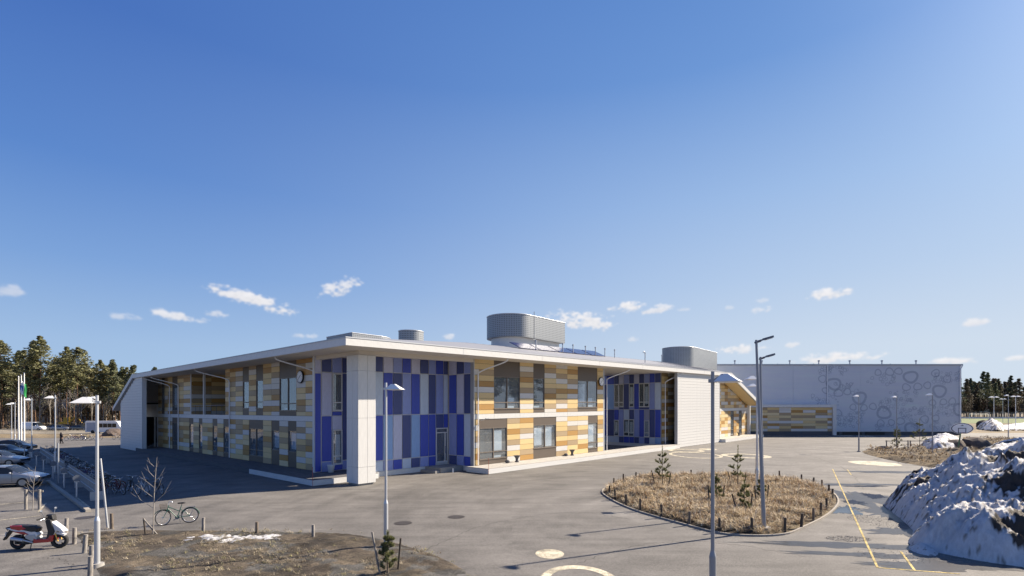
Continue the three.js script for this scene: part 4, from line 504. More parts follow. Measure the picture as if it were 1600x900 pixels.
// ---------- snow ----------
const snowMap = tex(512, 512, (u, v) => { const n = fbm(u * 24, v * 24, 5, 24), k = 0.86 + 0.14 * n; return [k, k, k]; }); snowMap.repeat.set(0.5, 0.5);
M.snow = new THREE.MeshStandardMaterial({ map: snowMap, bumpMap: dirtBump, bumpScale: 0.05, roughness: 0.75, vertexColors: true });
function ridged(x, z, o) { let s = 0, a = 0.5; for (let i = 0; i < o; i++) { s += a * (1 - Math.abs(2 * vnoise(x, z) - 1)); a *= 0.5; x = x * 2.1 + 5; z = z * 2.1 + 9; } return s; }
function snowPile(poly, step, hmax, fall, seed, dirt, label, y0 = 0) {
  const H = (x, z, d) => { const t = 1 - Math.exp(-d / fall), rot = x * 0.75 + z * 0.66, ro2 = -x * 0.66 + z * 0.75, wx = x + (fbm(x * 0.6, z * 0.6 + seed, 3) - 0.5) * 1.6, wz = z + (fbm(x * 0.6 + 40, z * 0.6, 3) - 0.5) * 1.6; return y0 - 0.2 * Math.exp(-d * 4) + hmax * t * (0.5 + 0.85 * ridged(rot * 0.10 + seed, ro2 * 0.26 + seed * 3, 2)) + Math.min(1, d * 1.2) * hmax / 3 * ((ridged(wx * 0.5 + seed, wz * 0.8, 5) - 0.5) * 0.95 + (ridged(wx * 1.7, wz * 1.9 + seed, 3) - 0.5) * 0.34 + (ridged(x * 4.2, z * 4.2, 3) - 0.45) * 0.2 + (fbm(x * 9, z * 9, 2) - 0.5) * 0.1); };
  const g = relief(poly, step, H, (x, z, h) => { const n = fbm(x * 0.42 + seed * 2, z * 0.62 + seed, 6), q = fbm(x * 2.6, z * 2.6 + seed, 4), s = fbm(x * 9, z * 9, 3), v = fbm(x * 1.1 + 9, z * 1.1, 5); if (n + (q - 0.5) * 0.5 < dirt) { const k = 0.6 + s * 0.7; return [0.075 * k, 0.058 * k, 0.046 * k]; } if (s + (q - 0.5) * 0.5 > 0.69) return [0.36, 0.33, 0.30]; const k = 0.88 - Math.max(0, v - 0.48) * 0.8 * s; return [k, k, k * 1.01]; });
  return tag(mesh(numbered('snow_heap'), g, M.snow, scene), label, 'snow heap', 'heaps of ploughed snow');
}
snowPile(smoothPoly([[19.6, -26.6], [17.4, -22.4], [15.4, -19.9], [15.9, -18.3], [17.2, -16.9], [21, -15.6], [34, -14], [46, -18], [46, -30], [34, -33], [25.5, -31.5], [21, -29]], 4), 0.075, 3.75, 3.2, 4, 0.365, 'large heap of dirty ploughed snow in the near right corner');
snowPile(smoothPoly([[54.74, -68.85], [53.31, -64.62], [56.54, -64.62], [67.96, -76.36], [73.93, -85.71], [66.91, -82.35]], 4), 0.16, 1.9, 1.7, 11, 0.36, 'small snow heap behind the basketball board');
snowPile(smoothPoly([[54.72, -59.15], [56.00, -56.00], [65.07, -59.15], [81.05, -73.68], [79.25, -79.25], [66.56, -71.19]], 4), 0.2, 1.6, 1.6, 17, 0.4, 'flat dirty snow heap on the verge by the picture edge');
snowPile(smoothPoly([[127.40, -140.00], [120.91, -127.27], [135.10, -140.00], [153.46, -161.54], [149.02, -161.54]], 4), 0.45, 3.2, 2.2, 23, 0.5, 'far grey heap of snow and rubble beside the road');
snowPile(smoothPoly([[129.73, -135.48], [132.89, -131.25], [154.00, -140.00], [210.00, -190.91], [190.91, -190.91], [168.44, -175.00]], 4), 0.5, 1.0, 2.5, 29, 0.3, 'long low bank of snow along the sports field');
snowPile(smoothPoly([[14.94, -19.53], [14.70, -18.67], [15.05, -18.18], [15.77, -18.67], [16.15, -19.81], [15.85, -20.29]], 4), 0.05, 0.3, 0.4, 37, 0.4, 'small broken lump of snow before the large heap');
{ const poly = blob(-11.11, -20.49, 1.9, 0.55, 41, -0.05, 0.75); const g = relief(poly, 0.045, (x, z, d) => bedH(x, z, 2) - 0.03 + Math.min(1, d * 4) * 0.07 + (fbm(x * 6, z * 6, 3) - 0.5) * 0.11, (x, z) => { const s = fbm(x * 7, z * 7, 4); return s > 0.6 ? [0.25, 0.22, 0.18] : [0.8, 0.8, 0.82]; }); tag(mesh('snow_patch', g, M.snow, scene), 'thin melting snow patch on the earth bed', 'snow patch'); }
// boulders
function boulder(x, z, r, sy, seed, label, mat) { const g = new THREE.IcosahedronGeometry(r, 3), p = g.attributes.position, v = V3(0, 0, 0); for (let i = 0; i < p.count; i++) { v.fromBufferAttribute(p, i); const k = 0.75 + 0.5 * fbm(v.x / r * 1.3 + seed, v.y / r * 1.3 + v.z / r * 1.1 + seed, 4); p.setXYZ(i, v.x * k, v.y * k * sy, v.z * k); } g.computeVertexNormals(); single('boulder', g, mat, label, 'boulder', x, z, seed, 'boulders on the verge', 0.15); }
M.rock = new THREE.MeshStandardMaterial({ map: grain, roughness: 0.95 }); M.rock.color.setRGB(0.2, 0.155, 0.13);
boulder(57.33, -66.67, 1.5, 0.95, 3, 'reddish boulder under the basketball board', M.rock); boulder(60.25, -66.67, 1.75, 1.0, 8, 'dark pointed boulder right of the basketball pole', M.rock); boulder(48.58, -66.67, 1.0, 0.45, 5, 'flat low boulder left of the staked trees', M.rock); boulder(148.41, -161.54, 1.5, 1.3, 14, 'dark block standing on the far rubble', M.woodDark); boulder(-81.5, -105, 1.9, 0.75, 21, 'brown heap of earth beside the white minibus', M.rock);

// ---------- timber posts ----------
const postGeo = [0, 1, 2].map((i) => { const g = new THREE.CylinderGeometry(0.055, 0.06, 0.72, 9).translate(0, 0.3, 0); return g; });
const postMats = [M.wood, M.woodGrey, M.woodDark];
function post(x, z, label, group, k = 1, mat = pick(postMats)) { const m = single('timber_post', pick(postGeo), mat, label, 'post', x, z, rr(0, 3), group); m.rotation.z = rr(-0.05, 0.05); m.rotation.x = rr(-0.05, 0.05); m.scale.set(k, rr(0.92, 1.05), k); return m; }
[[5.96, -31.34], [6.99, -35.15], [8.01, -36.84], [9.23, -38.08], [10.70, -39.25], [13.93, -39.81], [17.30, -39.89], [18.87, -39.62], [20.17, -38.60], [20.82, -36.84], [20.69, -35.15], [20.51, -33.87], [19.69, -31.82], [18.77, -30.00], [16.44, -26.75], [15.34, -25.45], [14.25, -24.21], [12.86, -22.76], [11.63, -21.82], [10.20, -21.76], [8.91, -21.99], [8.09, -23.33], [7.29, -24.93], [6.64, -26.50], [6.29, -28.19], [6.03, -29.89]].forEach(([x, z], i) => post(x, z, `timber post ${i ? ord(i) + ' clockwise from' : 'at'} the west tip of the round bed`, 'posts round the bed', 1, i % 5 === 1 ? M.wood : M.woodDark));
[[-19.06, -21.88], [-17.18, -20.10], [-15.73, -18.83], [-14.31, -17.43], [-13.26, -16.09]].forEach(([x, z], i) => post(x, z, `weathered post beside the scooter, ${ord(i)} counted towards the viewer`, 'posts along the earth bed', 1.25, M.woodGrey));
[[-17.74, -22.70], [-13.30, -22.05], [-10.63, -21.32], [-8.03, -20.69]].forEach(([x, z], i) => post(x, z, `timber post at the yard edge of the earth bed, ${ord(i)} from the lamp`, 'posts along the earth bed', 1.1, i === 1 || i === 3 ? M.woodGrey : M.wood));

// ---------- trees ----------
function leafQuads(pos, col, cx, cy, cz, n, rx, ry, rz, size, r, tone) {
  for (let i = 0; i < n; i++) {
    let a, b, c; do { a = r() * 2 - 1; b = r() * 2 - 1; c = r() * 2 - 1; } while (a * a + b * b + c * c > 1);
    const x = cx + a * rx, y = cy + b * ry, z = cz + c * rz, s = size * (0.5 + r()), t = r() * 6.283, p = (r() - 0.5) * 2.2, ux = Math.cos(t) * s, uz = Math.sin(t) * s, uy = (r() - 0.3) * s * 0.7, vx = -Math.sin(t) * Math.cos(p) * s * 0.5, vy = Math.sin(p) * s * 0.5, vz = Math.cos(t) * Math.cos(p) * s * 0.5;
    pos.push(x - ux, y - uy, z - uz, x + vx, y + vy, z + vz, x + ux, y + uy, z + uz, x - ux, y - uy, z - uz, x + ux, y + uy, z + uz, x - vx, y - vy, z - vz);
    const k = 0.65 + r() * 0.7; for (let q = 0; q < 6; q++) col.push(tone[0] * k, tone[1] * k, tone[2] * k);
  }
}
const geoOf = (pos, col) => { const g = new THREE.BufferGeometry(); g.setAttribute('position', new THREE.Float32BufferAttribute(pos, 3)); g.setAttribute('color', new THREE.Float32BufferAttribute(col, 3)); g.computeVertexNormals(); return g; };
function pineGeo(seed, h, crownFrom, rad, shape, tone) {
  const r = mulberry(seed), pos = [], col = [], trunk = []; let px = 0, pz = 0; const nodes = [[0, 0, 0]];
  for (let i = 1; i <= 6; i++) { px += (r() - 0.5) * 0.35; pz += (r() - 0.5) * 0.35; nodes.push([px, h * i / 6, pz]); }
  for (let i = 0; i < 6; i++) { const a = nodes[i], b = nodes[i + 1], ra = 0.21 * (1 - i / 6.6), rb = 0.21 * (1 - (i + 1) / 6.6); trunk.push(bar(...a, ...b, ra, rb, 7)); }
  const at = (y) => { const t = y / h * 6, i = Math.min(5, Math.floor(t)), f = t - i; return [nodes[i][0] + (nodes[i + 1][0] - nodes[i][0]) * f, nodes[i][2] + (nodes[i + 1][2] - nodes[i][2]) * f]; };
  const n = Math.round(30 + h);
  for (let i = 0; i < n; i++) {
    const f = Math.pow(i / n, 0.9), y = h * (crownFrom + (1 - crownFrom) * f), [tx, tz] = at(y), env = shape === 'cone' ? (1 - f) * 0.95 + 0.1 : Math.sin(Math.PI * Math.min(1, 0.18 + f * 0.86)) ** 0.7;
    const L = rad * env * (0.55 + r() * 0.65), a = r() * 6.283, ex = tx + Math.cos(a) * L, ez = tz + Math.sin(a) * L, ey = y + (shape === 'cone' ? -0.12 : 0.16) * L + (r() - 0.5) * 0.5;
    trunk.push(bar(tx, y, tz, ex, ey, ez, 0.05, 0.015, 4));
    const t = 0.8 + r() * 0.45; leafQuads(pos, col, tx + (ex - tx) * 0.78, ey + 0.15, tz + (ez - tz) * 0.78, 62, 0.45 + L * 0.40, 0.42 + L * 0.13, 0.45 + L * 0.40, 0.30, r, tone.map((v) => v * t));
  }
  for (let i = 0; i < 7; i++) { const y = h * (0.3 + r() * (crownFrom - 0.3 > 0 ? crownFrom - 0.3 : 0.1)), [tx, tz] = at(y), a = r() * 6.283, l = 0.4 + r() * 1.2; trunk.push(bar(tx, y, tz, tx + Math.cos(a) * l, y + (r() - 0.5) * 0.4, tz + Math.sin(a) * l, 0.025, 0.008, 4)); }
  return { trunk: join(trunk), crown: geoOf(pos, col) };
}
const gA = [0.165, 0.165, 0.066], gB = [0.185, 0.17, 0.07], gC = [0.128, 0.142, 0.068], gD = [0.11, 0.088, 0.056];
const kinds = [pineGeo(1, 23, 0.44, 3.1, 'round', gA), pineGeo(2, 21, 0.5, 2.7, 'round', gB), pineGeo(3, 24, 0.42, 2.6, 'cone', gC), pineGeo(4, 20, 0.36, 2.9, 'cone', gC), pineGeo(5, 22, 0.55, 3.4, 'round', gA), pineGeo(6, 21, 0.22, 3.2, 'cone', gD)];
function bareGeo(seed, h) { const r = mulberry(seed), L = []; const grow = (x, y, z, dx, dy, dz, len, rad, d) => { const ex = x + dx * len, ey = y + dy * len, ez = z + dz * len; L.push(bar(x, y, z, ex, ey, ez, rad, rad * 0.65, d ? 4 : 6)); if (d >= 4) return; const n = d === 0 ? 5 : 3; for (let i = 0; i < n; i++) { const t = d === 0 ? 0.35 + 0.65 * i / n : 0.5 + 0.5 * i / n, a = r() * 6.283, sp = 0.45 + r() * 0.35; const v = V3(dx + Math.cos(a) * sp, dy + 0.1, dz + Math.sin(a) * sp).normalize(); grow(x + dx * len * t, y + dy * len * t, z + dz * len * t, v.x, v.y, v.z, len * 0.5, rad * 0.45, d + 1); } }; grow(0, 0, 0, 0.02, 1, 0, h * 0.6, h * 0.008, 0); return join(L); }
const bareTrees = [bareGeo(21, 17), bareGeo(22, 15)];
let treeN = 0;
function pine(x, z, kind, s, label, group, sy = s) { const g = thing('pine_tree', label, 'tree', x, z, rr(0, 6.28), group); g.scale.set(s, sy, s); mesh('trunk', kinds[kind].trunk, M.pineBark, g); mesh('crown', kinds[kind].crown, M.needles, g); treeN++; }
function bare(x, z, k, s, label, group) { const g = single('bare_birch', bareTrees[k], M.birchBark, label, 'tree', x, z, rr(0, 6.28), group); g.scale.setScalar(s); }
{ // wood behind the car park: front row placed by its outline, then deeper rows
  const row = [[-152, -146, 0, 1.02], [-142, -142, 4, 1.1], [-133, -144, 0, 1.12], [-124, -146, 4, 1.04], [-117, -150, 2, 0.83], [-108, -146, 3, 0.9], [-103, -148, 2, 0.73], [-97, -152, 1, 0.8], [-96, -158, 3, 0.9], [-106, -156, 0, 0.74], [-113, -160, 1, 0.74], [-101, -156, 4, 0.72], [-93, -154, 0, 0.7]];
  row.forEach(([x, z, k, s], i) => pine(x, z, k, s, `tall pine at the edge of the wood, ${ord(i)} from the picture's west edge`, 'pines at the edge of the wood'));
  for (let i = 0; i < 96; i++) { const d = 150 + (i % 5) * 9 + rr(-3, 3), px = -1.06 + 0.72 * ((i * 0.618034) % 1); pine(px * d, -d, Math.floor(rr(0, 5.99)), rr(0.86, 1.06) * (1 - 0.3 * sm(-0.9, -0.62, px)), 'pine deep in the wood behind the first row', 'pines inside the wood'); }
  for (let i = 0; i < 44; i++) { const d = 143 + rr(0, 30), px = -1.02 + 0.46 * i / 44 + rr(-0.01, 0.01); bare(px * d, -d, i % 2, rr(0.7, 1.0), 'slender leafless birch among the pine trunks', 'birches in the wood'); }
  const rows = [[232, -330, 2, 1.3], [246, -334, 0, 1.22], [257, -330, 5, 1.3], [268, -334, 3, 1.42], [279, -330, 2, 1.5], [291, -336, 5, 1.36], [301, -332, 2, 1.36], [312, -338, 3, 1.3], [322, -332, 5, 1.36], [334, -334, 2, 1.44], [346, -334, 3, 1.44]];
  rows.forEach(([x, z, k, s], i) => pine(x * 1.06, z - 12, k, s * 0.93, `dark conifer behind the field fence, ${ord(i)} from the sports hall`, 'conifers behind the field'));
  for (let i = 0; i < 60; i++) pine(rr(228, 420), -344 - rr(2, 45), pick([2, 3, 5, 5]), rr(1.1, 1.36), 'dark conifer deeper in the wood beyond the field', 'conifers deep beyond the field');
  // the wood going on behind: a mass of far trees
  const g = join([kinds[5].crown.clone(), (() => { const t = kinds[5].trunk.clone(); t.setAttribute('color', new THREE.Float32BufferAttribute(new Float32Array(t.attributes.position.count * 3).map((_, i) => [0.2, 0.13, 0.09][i % 3]), 3)); return t; })()]), m = new THREE.InstancedMesh(g, M.needles, 300), o = new THREE.Object3D();
  for (let i = 0; i < 300; i++) { const left = i < 190, d = left ? rr(196, 225) : rr(395, 430); o.position.set((left ? rr(-1.25, -0.22) : rr(0.55, 1.25)) * d, 0, -d); o.rotation.y = rr(0, 6); o.scale.setScalar(left ? rr(0.55, 0.9) : rr(1.1, 1.4)); o.updateMatrix(); m.setMatrixAt(i, o.matrix); }
  { const m2 = new THREE.InstancedMesh(g, M.needles, 260); for (let i = 0; i < 260; i++) { const right = i < 150, d = right ? rr(365, 392) : rr(176, 200); o.position.set((right ? rr(0.6, 1.15) : rr(-1.1, -0.5)) * d, 0, -d); o.rotation.y = rr(0, 6); o.scale.setScalar(right ? rr(0.55, 0.9) : rr(0.22, 0.4)); o.updateMatrix(); m2.setMatrixAt(i, o.matrix); } m2.name = 'young_wood'; scene.add(m2); tag(m2, 'low young conifers filling the wood beneath the tall trees', 'undergrowth', null, 'stuff'); }
  m.name = 'far_wood'; scene.add(m); tag(m, 'mass of far conifers closing the view behind both woods', 'wood', null, 'stuff');
  const un = mulberry(77), us = []; for (let i = 0; i < 900; i++) us.push([(-1.1 + 0.85 * un()), 142 + 50 * un()]); const bu = []; const bc = []; leafQuads(bu, bc, 0, 0.35, 0, 40, 0.8, 0.4, 0.8, 0.16, un, [0.14, 0.105, 0.06]); const bm = new THREE.InstancedMesh(geoOf(bu, bc), M.needles, us.length); us.forEach(([a, d], i) => { o.position.set(a * d, 0, -d); o.scale.setScalar(0.7 + un() * 1.2); o.updateMatrix(); bm.setMatrixAt(i, o.matrix); }); bm.name = 'undergrowth'; scene.add(bm); tag(bm, 'low brown brush under the pines', 'undergrowth', null, 'stuff');
}
for (let i = 0; i < 16; i++) pine(82 + (i % 4) * 9 + rr(-3, 3), -44 - Math.floor(i / 4) * 9 - rr(0, 5), i % 5, rr(0.75, 0.95), 'pine east of the yard, mirrored in the school windows', 'pines east of the yard');
// young pines: whorls of upswept shoots with needle tufts
function youngPine(x, z, h, seed, label, full) {
  const r = mulberry(seed), g = thing('young_pine', label, 'tree', x, z, 0, 'young pines'), wood = [bar(0, 0, 0, 0, h * 0.96, 0, 0.018 + h * 0.006, 0.008, 6)], pos = [], col = [], tiers = full ? 6 : 4;
  const needle = (ax, ay, az, bx_, by, bz, n, l) => { for (let i = 0; i < n; i++) { const t = r(), x0 = ax + (bx_ - ax) * t, y0 = ay + (by - ay) * t, z0 = az + (bz - az) * t, a = r() * 6.283, e = r() * 1.7 - 0.4, dx = Math.cos(a) * Math.cos(e) * l, dy = Math.sin(e) * l + l * 0.3, dz = Math.sin(a) * Math.cos(e) * l, w = 0.012; pos.push(x0 - Math.sin(a) * w, y0, z0 + Math.cos(a) * w, x0 + Math.sin(a) * w, y0, z0 - Math.cos(a) * w, x0 + dx, y0 + dy, z0 + dz); const k = 0.7 + r() * 0.6; for (let q = 0; q < 3; q++) col.push(0.15 * k, 0.16 * k, 0.05 * k); } };
  for (let i = 0; i < tiers; i++) { const y = h * (r() - 0.5) * 0.06 + h * (full ? 0.12 + 0.8 * i / tiers : 0.3 + 0.6 * i / tiers), L = h * (full ? 0.24 : 0.22) * (1 - 0.6 * i / tiers), n = 5; for (let k = 0; k < n; k++) { if (r() < 0.15) continue; const a = k / n * 6.283 + i + r() * 1.1, l = L * (0.5 + r() * 0.8), ex = Math.cos(a) * l, ez = Math.sin(a) * l, y2 = y, ey = y + l * (0.05 + r() * 0.75); wood.push(bar(0, y, 0, ex, ey, ez, 0.011, 0.006, 4)); for (let b2 = 0; b2 < 2; b2++) { const bx2 = ex * 0.6 + (r() - 0.5) * l * 0.7, bz2 = ez * 0.6 + (r() - 0.5) * l * 0.7, by2 = ey + r() * l * 0.3; wood.push(bar(ex * 0.5, y + (ey - y) * 0.5, ez * 0.5, bx2, by2, bz2, 0.006, 0.004, 3)); needle((ex * 0.5 + bx2) / 2, ((y + ey) / 2 + by2) / 2, (ez * 0.5 + bz2) / 2, bx2, by2, bz2, 50, 0.085 + h * 0.008); } needle(ex * 0.45, y + (ey - y) * 0.45, ez * 0.45, ex, ey, ez, full ? 130 : 150, 0.085 + h * 0.010); } }
  needle(0, h * 0.75, 0, 0, h, 0, 170, 0.1); mesh('trunk', wood, M.wood, g); mesh('crown', geoOf(pos, col), M.needles, g); return g;
}
function stake(x, z, lx, lz, h, label, mat = M.woodDark) { return single('support_stake', bar(0, -0.1, 0, lx, h, lz, 0.035, 0.033, 7), mat, label, 'stake', x, z, 0, 'tree support stakes'); }
youngPine(9.87, -33.60, 2.9, 61, 'sparse young pine at the west end of the round bed'); stake(9.45, -33.60, -0.25, 0, 1.15, 'stake left of the sparse pine in the round bed'); stake(10.13, -33.33, 0.2, 0, 1.2, 'stake right of the sparse pine in the round bed');
youngPine(14.59, -33.07, 2.95, 62, 'tallest young pine in the middle of the round bed'); stake(15.26, -35.59, -0.25, 0, 1.0, 'stake left of the tallest young pine'); stake(15.75, -34.71, 0.1, 0, 1.0, 'stake right of the tallest young pine');
youngPine(11.35, -28.38, 1.7, 63, 'bushy young pine half hidden by the near lamp post', true); stake(10.96, -28.38, -0.1, 0, 1.1, 'stake close by the near lamp post in the bed'); stake(11.75, -28.57, 0.1, 0, 1.05, 'stake right of the half hidden young pine');
youngPine(11.55, -25.45, 1.75, 64, 'bushy young pine left of the tall leaning lamp', true); stake(11.26, -25.45, -0.32, 0, 1.1, 'stake leaning left before the bushy young pine'); stake(11.80, -25.45, 0.15, 0, 1.1, 'stake between bushy young pine and leaning lamp');
youngPine(14.18, -29.17, 1.5, 65, 'small young pine behind the leaning lamp', true); stake(13.46, -28.19, -0.1, 0, 1.1, 'stake left of the pine behind the lamp'); stake(14.12, -28.38, 0.1, 0, 1.1, 'stake right of the pine behind the lamp');
youngPine(-3.95, -16.28, 1.4, 66, 'bushy little pine in the muddy earth bed', true); stake(-4.17, -16.28, -0.28, 0, 1.38, 'pale stake leaning left of the little pine', M.woodGrey); stake(-3.71, -16.60, 0.1, 0, 1.1, 'dark stake right of the little pine');
function sapling(x, z, h, seed, label) { const r = mulberry(seed), w = [bar(0, 0, 0, 0.05, h * 0.55, 0, 0.022, 0.016, 6), bar(0.05, h * 0.55, 0, 0.18, h, 0.02, 0.016, 0.005, 5)]; for (let i = 0; i < 9; i++) { const y = h * (0.35 + 0.6 * i / 9), s = i % 2 ? 1 : -1, l = h * (0.30 - 0.024 * i), a = r() * 0.9 - 0.4, X = s * Math.cos(a) * l * 0.7, Z = Math.sin(a) * l; w.push(bar(0.04, y, 0, X * 0.6, y + l * 0.4, Z * 0.6, 0.011, 0.008, 4), bar(X * 0.6, y + l * 0.4, Z * 0.6, X, y + l, Z, 0.008, 0.003, 4), bar(X * 0.6, y + l * 0.4, Z * 0.6, X * 1.2, y + l * 0.7, Z * 0.7, 0.006, 0.003, 4)); } single('bare_sapling', w, M.birchBark, label, 'tree', x, z, 0, 'bare saplings'); }
sapling(-14.95, -21.32, 3.3, 71, 'bare sapling staked in the earth bed beside the bicycle'); stake(-15.24, -21.32, -0.1, 0, 0.75, 'dark upright stake left of the bare sapling'); stake(-14.73, -21.43, -0.55, 0.2, 0.75, 'pale slanting stake crossing the bare sapling', M.woodGrey);
sapling(-25.21, -26.92, 2.3, 72, 'thin bare sapling inside the timber guard by the cars'); sapling(144.86, -155.56, 4.5, 73, 'bare sapling on the far rubble beside the road');
function guard(x, z, w, h, label) { const g = thing('tree_guard', label, 'tree guard', x, z, 0, 'timber tree guards'); for (const s of [-1, 1]) mesh('post', bar(s * w / 2, 0, 0, s * w / 2, h, 0, 0.07, 0.07, 9), M.woodGrey, g); mesh('rail', box(-w / 2 - 0.1, w / 2 + 0.12, h - 0.14, h - 0.05, -0.1, -0.06), M.woodGrey, g); }
guard(-25.37, -27.10, 0.72, 1.05, 'pale timber tree guard beside the silver car'); guard(51.81, -68.85, 2.9, 1.2, 'timber tree guard on the verge, nearer the hall'); guard(54.82, -68.85, 2.5, 1.2, 'timber tree guard on the verge, nearer the snow');
youngPine(50.98, -67.74, 3.1, 67, 'bushy pine inside the timber guard on the verge', true); youngPine(53.94, -67.74, 4.2, 68, 'sparse pine inside the timber guard by the snow');
single('marker_pole', bar(0, 0, 0, -0.32, 3.1, 0, 0.045, 0.04, 8), M.galv, 'long grey pole leaning beside the pale steel lamp', 'pole', -18.03, -22.83);


// ---------- bicycles ----------
const bikeParts = (() => {
  const R = 0.335, wheel = new THREE.TorusGeometry(R, 0.02, 6, 30), rim = new THREE.TorusGeometry(R - 0.03, 0.010, 5, 30), sp = []; for (let i = 0; i < 14; i++) { const a = i / 14 * 6.283; sp.push(bar(0, 0, 0.02 * (i % 2 ? 1 : -1), Math.cos(a) * (R - 0.03), Math.sin(a) * (R - 0.03), 0, 0.003, 0.003, 3)); } sp.push(bar(0, 0, -0.05, 0, 0, 0.05, 0.025, 0.025, 8));
  const frame = [bar(0.0, 0.3, 0, -0.16, 0.82, 0, 0.018), bar(0.36, 0.74, 0, 0.0, 0.3, 0, 0.02), bar(0.34, 0.82, 0, -0.1, 0.58, 0, 0.018), bar(-0.5, 0.335, 0.05, 0, 0.3, 0.04, 0.011), bar(-0.5, 0.335, -0.05, 0, 0.3, -0.04, 0.011), bar(-0.5, 0.335, 0.05, -0.12, 0.68, 0.02, 0.01), bar(-0.5, 0.335, -0.05, -0.12, 0.68, -0.02, 0.01)];
  const fork = [bar(0.335, 0.9, 0, 0.39, 0.66, 0, 0.018), bar(0.39, 0.66, 0.045, 0.54, 0.335, 0.05, 0.012), bar(0.39, 0.66, -0.045, 0.54, 0.335, -0.05, 0.012)];
  const handle = [bar(0.33, 0.9, 0, 0.31, 1.02, 0, 0.013), tube([[0.16, 1.0, 0.29], [0.26, 1.06, 0.24], [0.33, 1.02, 0.08], [0.33, 1.02, -0.08], [0.26, 1.06, -0.24], [0.16, 1.0, -0.29]], 0.012, 20, 5)];
  const saddle = (() => { const s = new THREE.Shape(); s.moveTo(0.15, 0); s.quadraticCurveTo(0.02, 0.03, -0.06, 0.09); s.quadraticCurveTo(-0.13, 0.09, -0.13, 0); s.quadraticCurveTo(-0.13, -0.09, -0.06, -0.09); s.quadraticCurveTo(0.02, -0.03, 0.15, 0); return new THREE.ExtrudeGeometry(s, { depth: 0.04, bevelEnabled: true, bevelSize: 0.012, bevelThickness: 0.012, bevelSegments: 2 }).rotateX(-Math.PI / 2).translate(-0.18, 0.93, 0); })();
  const post_ = bar(-0.15, 0.78, 0, -0.19, 0.94, 0, 0.013);
  const crank = [new THREE.CylinderGeometry(0.09, 0.09, 0.01, 18).rotateX(Math.PI / 2).translate(0, 0.3, 0.055), bar(0, 0.3, 0.07, 0.12, 0.2, 0.07, 0.01), bar(0, 0.3, -0.07, -0.12, 0.4, -0.07, 0.01), box(0.07, 0.17, 0.185, 0.21, 0.07, 0.15), box(-0.17, -0.07, 0.39, 0.415, -0.15, -0.07)];
  const guard_ = (cx, a0, a1) => { const p = []; for (let i = 0; i <= 10; i++) { const a = a0 + (a1 - a0) * i / 10; p.push([cx + Math.cos(a) * (R + 0.045), 0.335 + Math.sin(a) * (R + 0.045), 0]); } return tube(p, 0.018, 20, 5); };
  return { wheel, rim, spokes: join(sp), frame: join([...frame, post_]), fork: join(fork), handle: join(handle), saddle, crank: join(crank), mud: join([guard_(-0.5, 0.35, 3.0), guard_(0.54, 0.5, 2.5)]), rack: join([box(-0.72, -0.32, 0.74, 0.755, -0.07, 0.07), bar(-0.68, 0.74, 0.06, -0.5, 0.335, 0.06, 0.006), bar(-0.68, 0.74, -0.06, -0.5, 0.335, -0.06, 0.006)]), stand: bar(-0.08, 0.27, 0.05, -0.14, 0.0, 0.2, 0.009) };
})();
function bicycle(x, z, turn, paint, label, { lean = 0, basket = false, steer = 0 } = {}) {
  const g = thing('bicycle', label, 'bicycle', x, z, turn, 'bicycles'), tilt = lean; g.rotation.order = 'YXZ'; g.rotation.x = tilt;
  mesh('frame', bikeParts.frame, paint, g); const f = mesh('fork', bikeParts.fork, paint, g); mesh('handlebar', bikeParts.handle, M.chrome, g); mesh('saddle', bikeParts.saddle, M.black, g); mesh('crank', bikeParts.crank, M.darkSteel, g); mesh('mudguards', bikeParts.mud, paint, g); mesh('carrier', bikeParts.rack, M.darkSteel, g); mesh('kickstand', bikeParts.stand, M.steel, g);
  for (const cx of [-0.5, 0.54]) { const w = new THREE.Group(); w.name = 'wheel'; w.position.set(cx, 0.355, 0); if (cx > 0) w.rotation.y = steer; g.add(w); mesh('tyre', bikeParts.wheel, M.rubber, w); mesh('rim', bikeParts.rim, M.chrome, w); mesh('spokes', bikeParts.spokes, M.chrome, w); }
  if (basket) { const b = []; for (let i = 0; i < 9; i++) { const t = -0.16 + 0.04 * i; b.push(bar(0.42, 0.72, t * 0.8, 0.40, 0.96, t, 0.006, 0.006, 4), bar(0.62, 0.72, t * 0.8, 0.68, 0.96, t, 0.006, 0.006, 4)); } for (let j = 0; j < 5; j++) { const y = 0.72 + 0.06 * j, e = j * 0.012; for (const s of [-1, 1]) b.push(bar(0.42 - e * 0.3, y, s * (0.13 + e), 0.62 + e, y, s * (0.13 + e), 0.006, 0.006, 4)); b.push(bar(0.42 - e * 0.3, y, -0.13 - e, 0.42 - e * 0.3, y, 0.13 + e, 0.006, 0.006, 4), bar(0.62 + e, y, -0.13 - e, 0.62 + e, y, 0.13 + e, 0.006, 0.006, 4)); } mesh('basket', b, M.brown, g); }
  return g;
}
const paints = [std(0.02, 0.02, 0.022, 0.35), std(0.12, 0.02, 0.025, 0.35), std(0.03, 0.05, 0.16, 0.35), std(0.35, 0.36, 0.38, 0.35), std(0.02, 0.09, 0.07, 0.35), std(0.14, 0.06, 0.16, 0.35), std(0.5, 0.5, 0.5, 0.35)];
const pName = ['black', 'dark red', 'dark blue', 'grey', 'dark green', 'violet', 'white'];
bicycle(-15.43, -23.60, Math.atan2(-0.55, -0.83), paints[4], 'dark green city bicycle with wicker basket in the sun', { basket: true, steer: 0.5, lean: 0.09 });
bicycle(-24.61, -32.06, -0.5, paints[1], 'dark red bicycle at the near end of the rack', { lean: 0.1 }); bicycle(-24.68, -33.07, -0.75, paints[0], 'black bicycle overlapping the dark red one', { lean: -0.08 }); bicycle(-22.82, -31.58, 2.6, paints[6], 'small white bicycle behind the bare sapling', { lean: 0.12 }); bicycle(-22.12, -32.06, -0.65, paints[0], 'black upright bicycle standing right of the bare sapling', { lean: 0.06 });
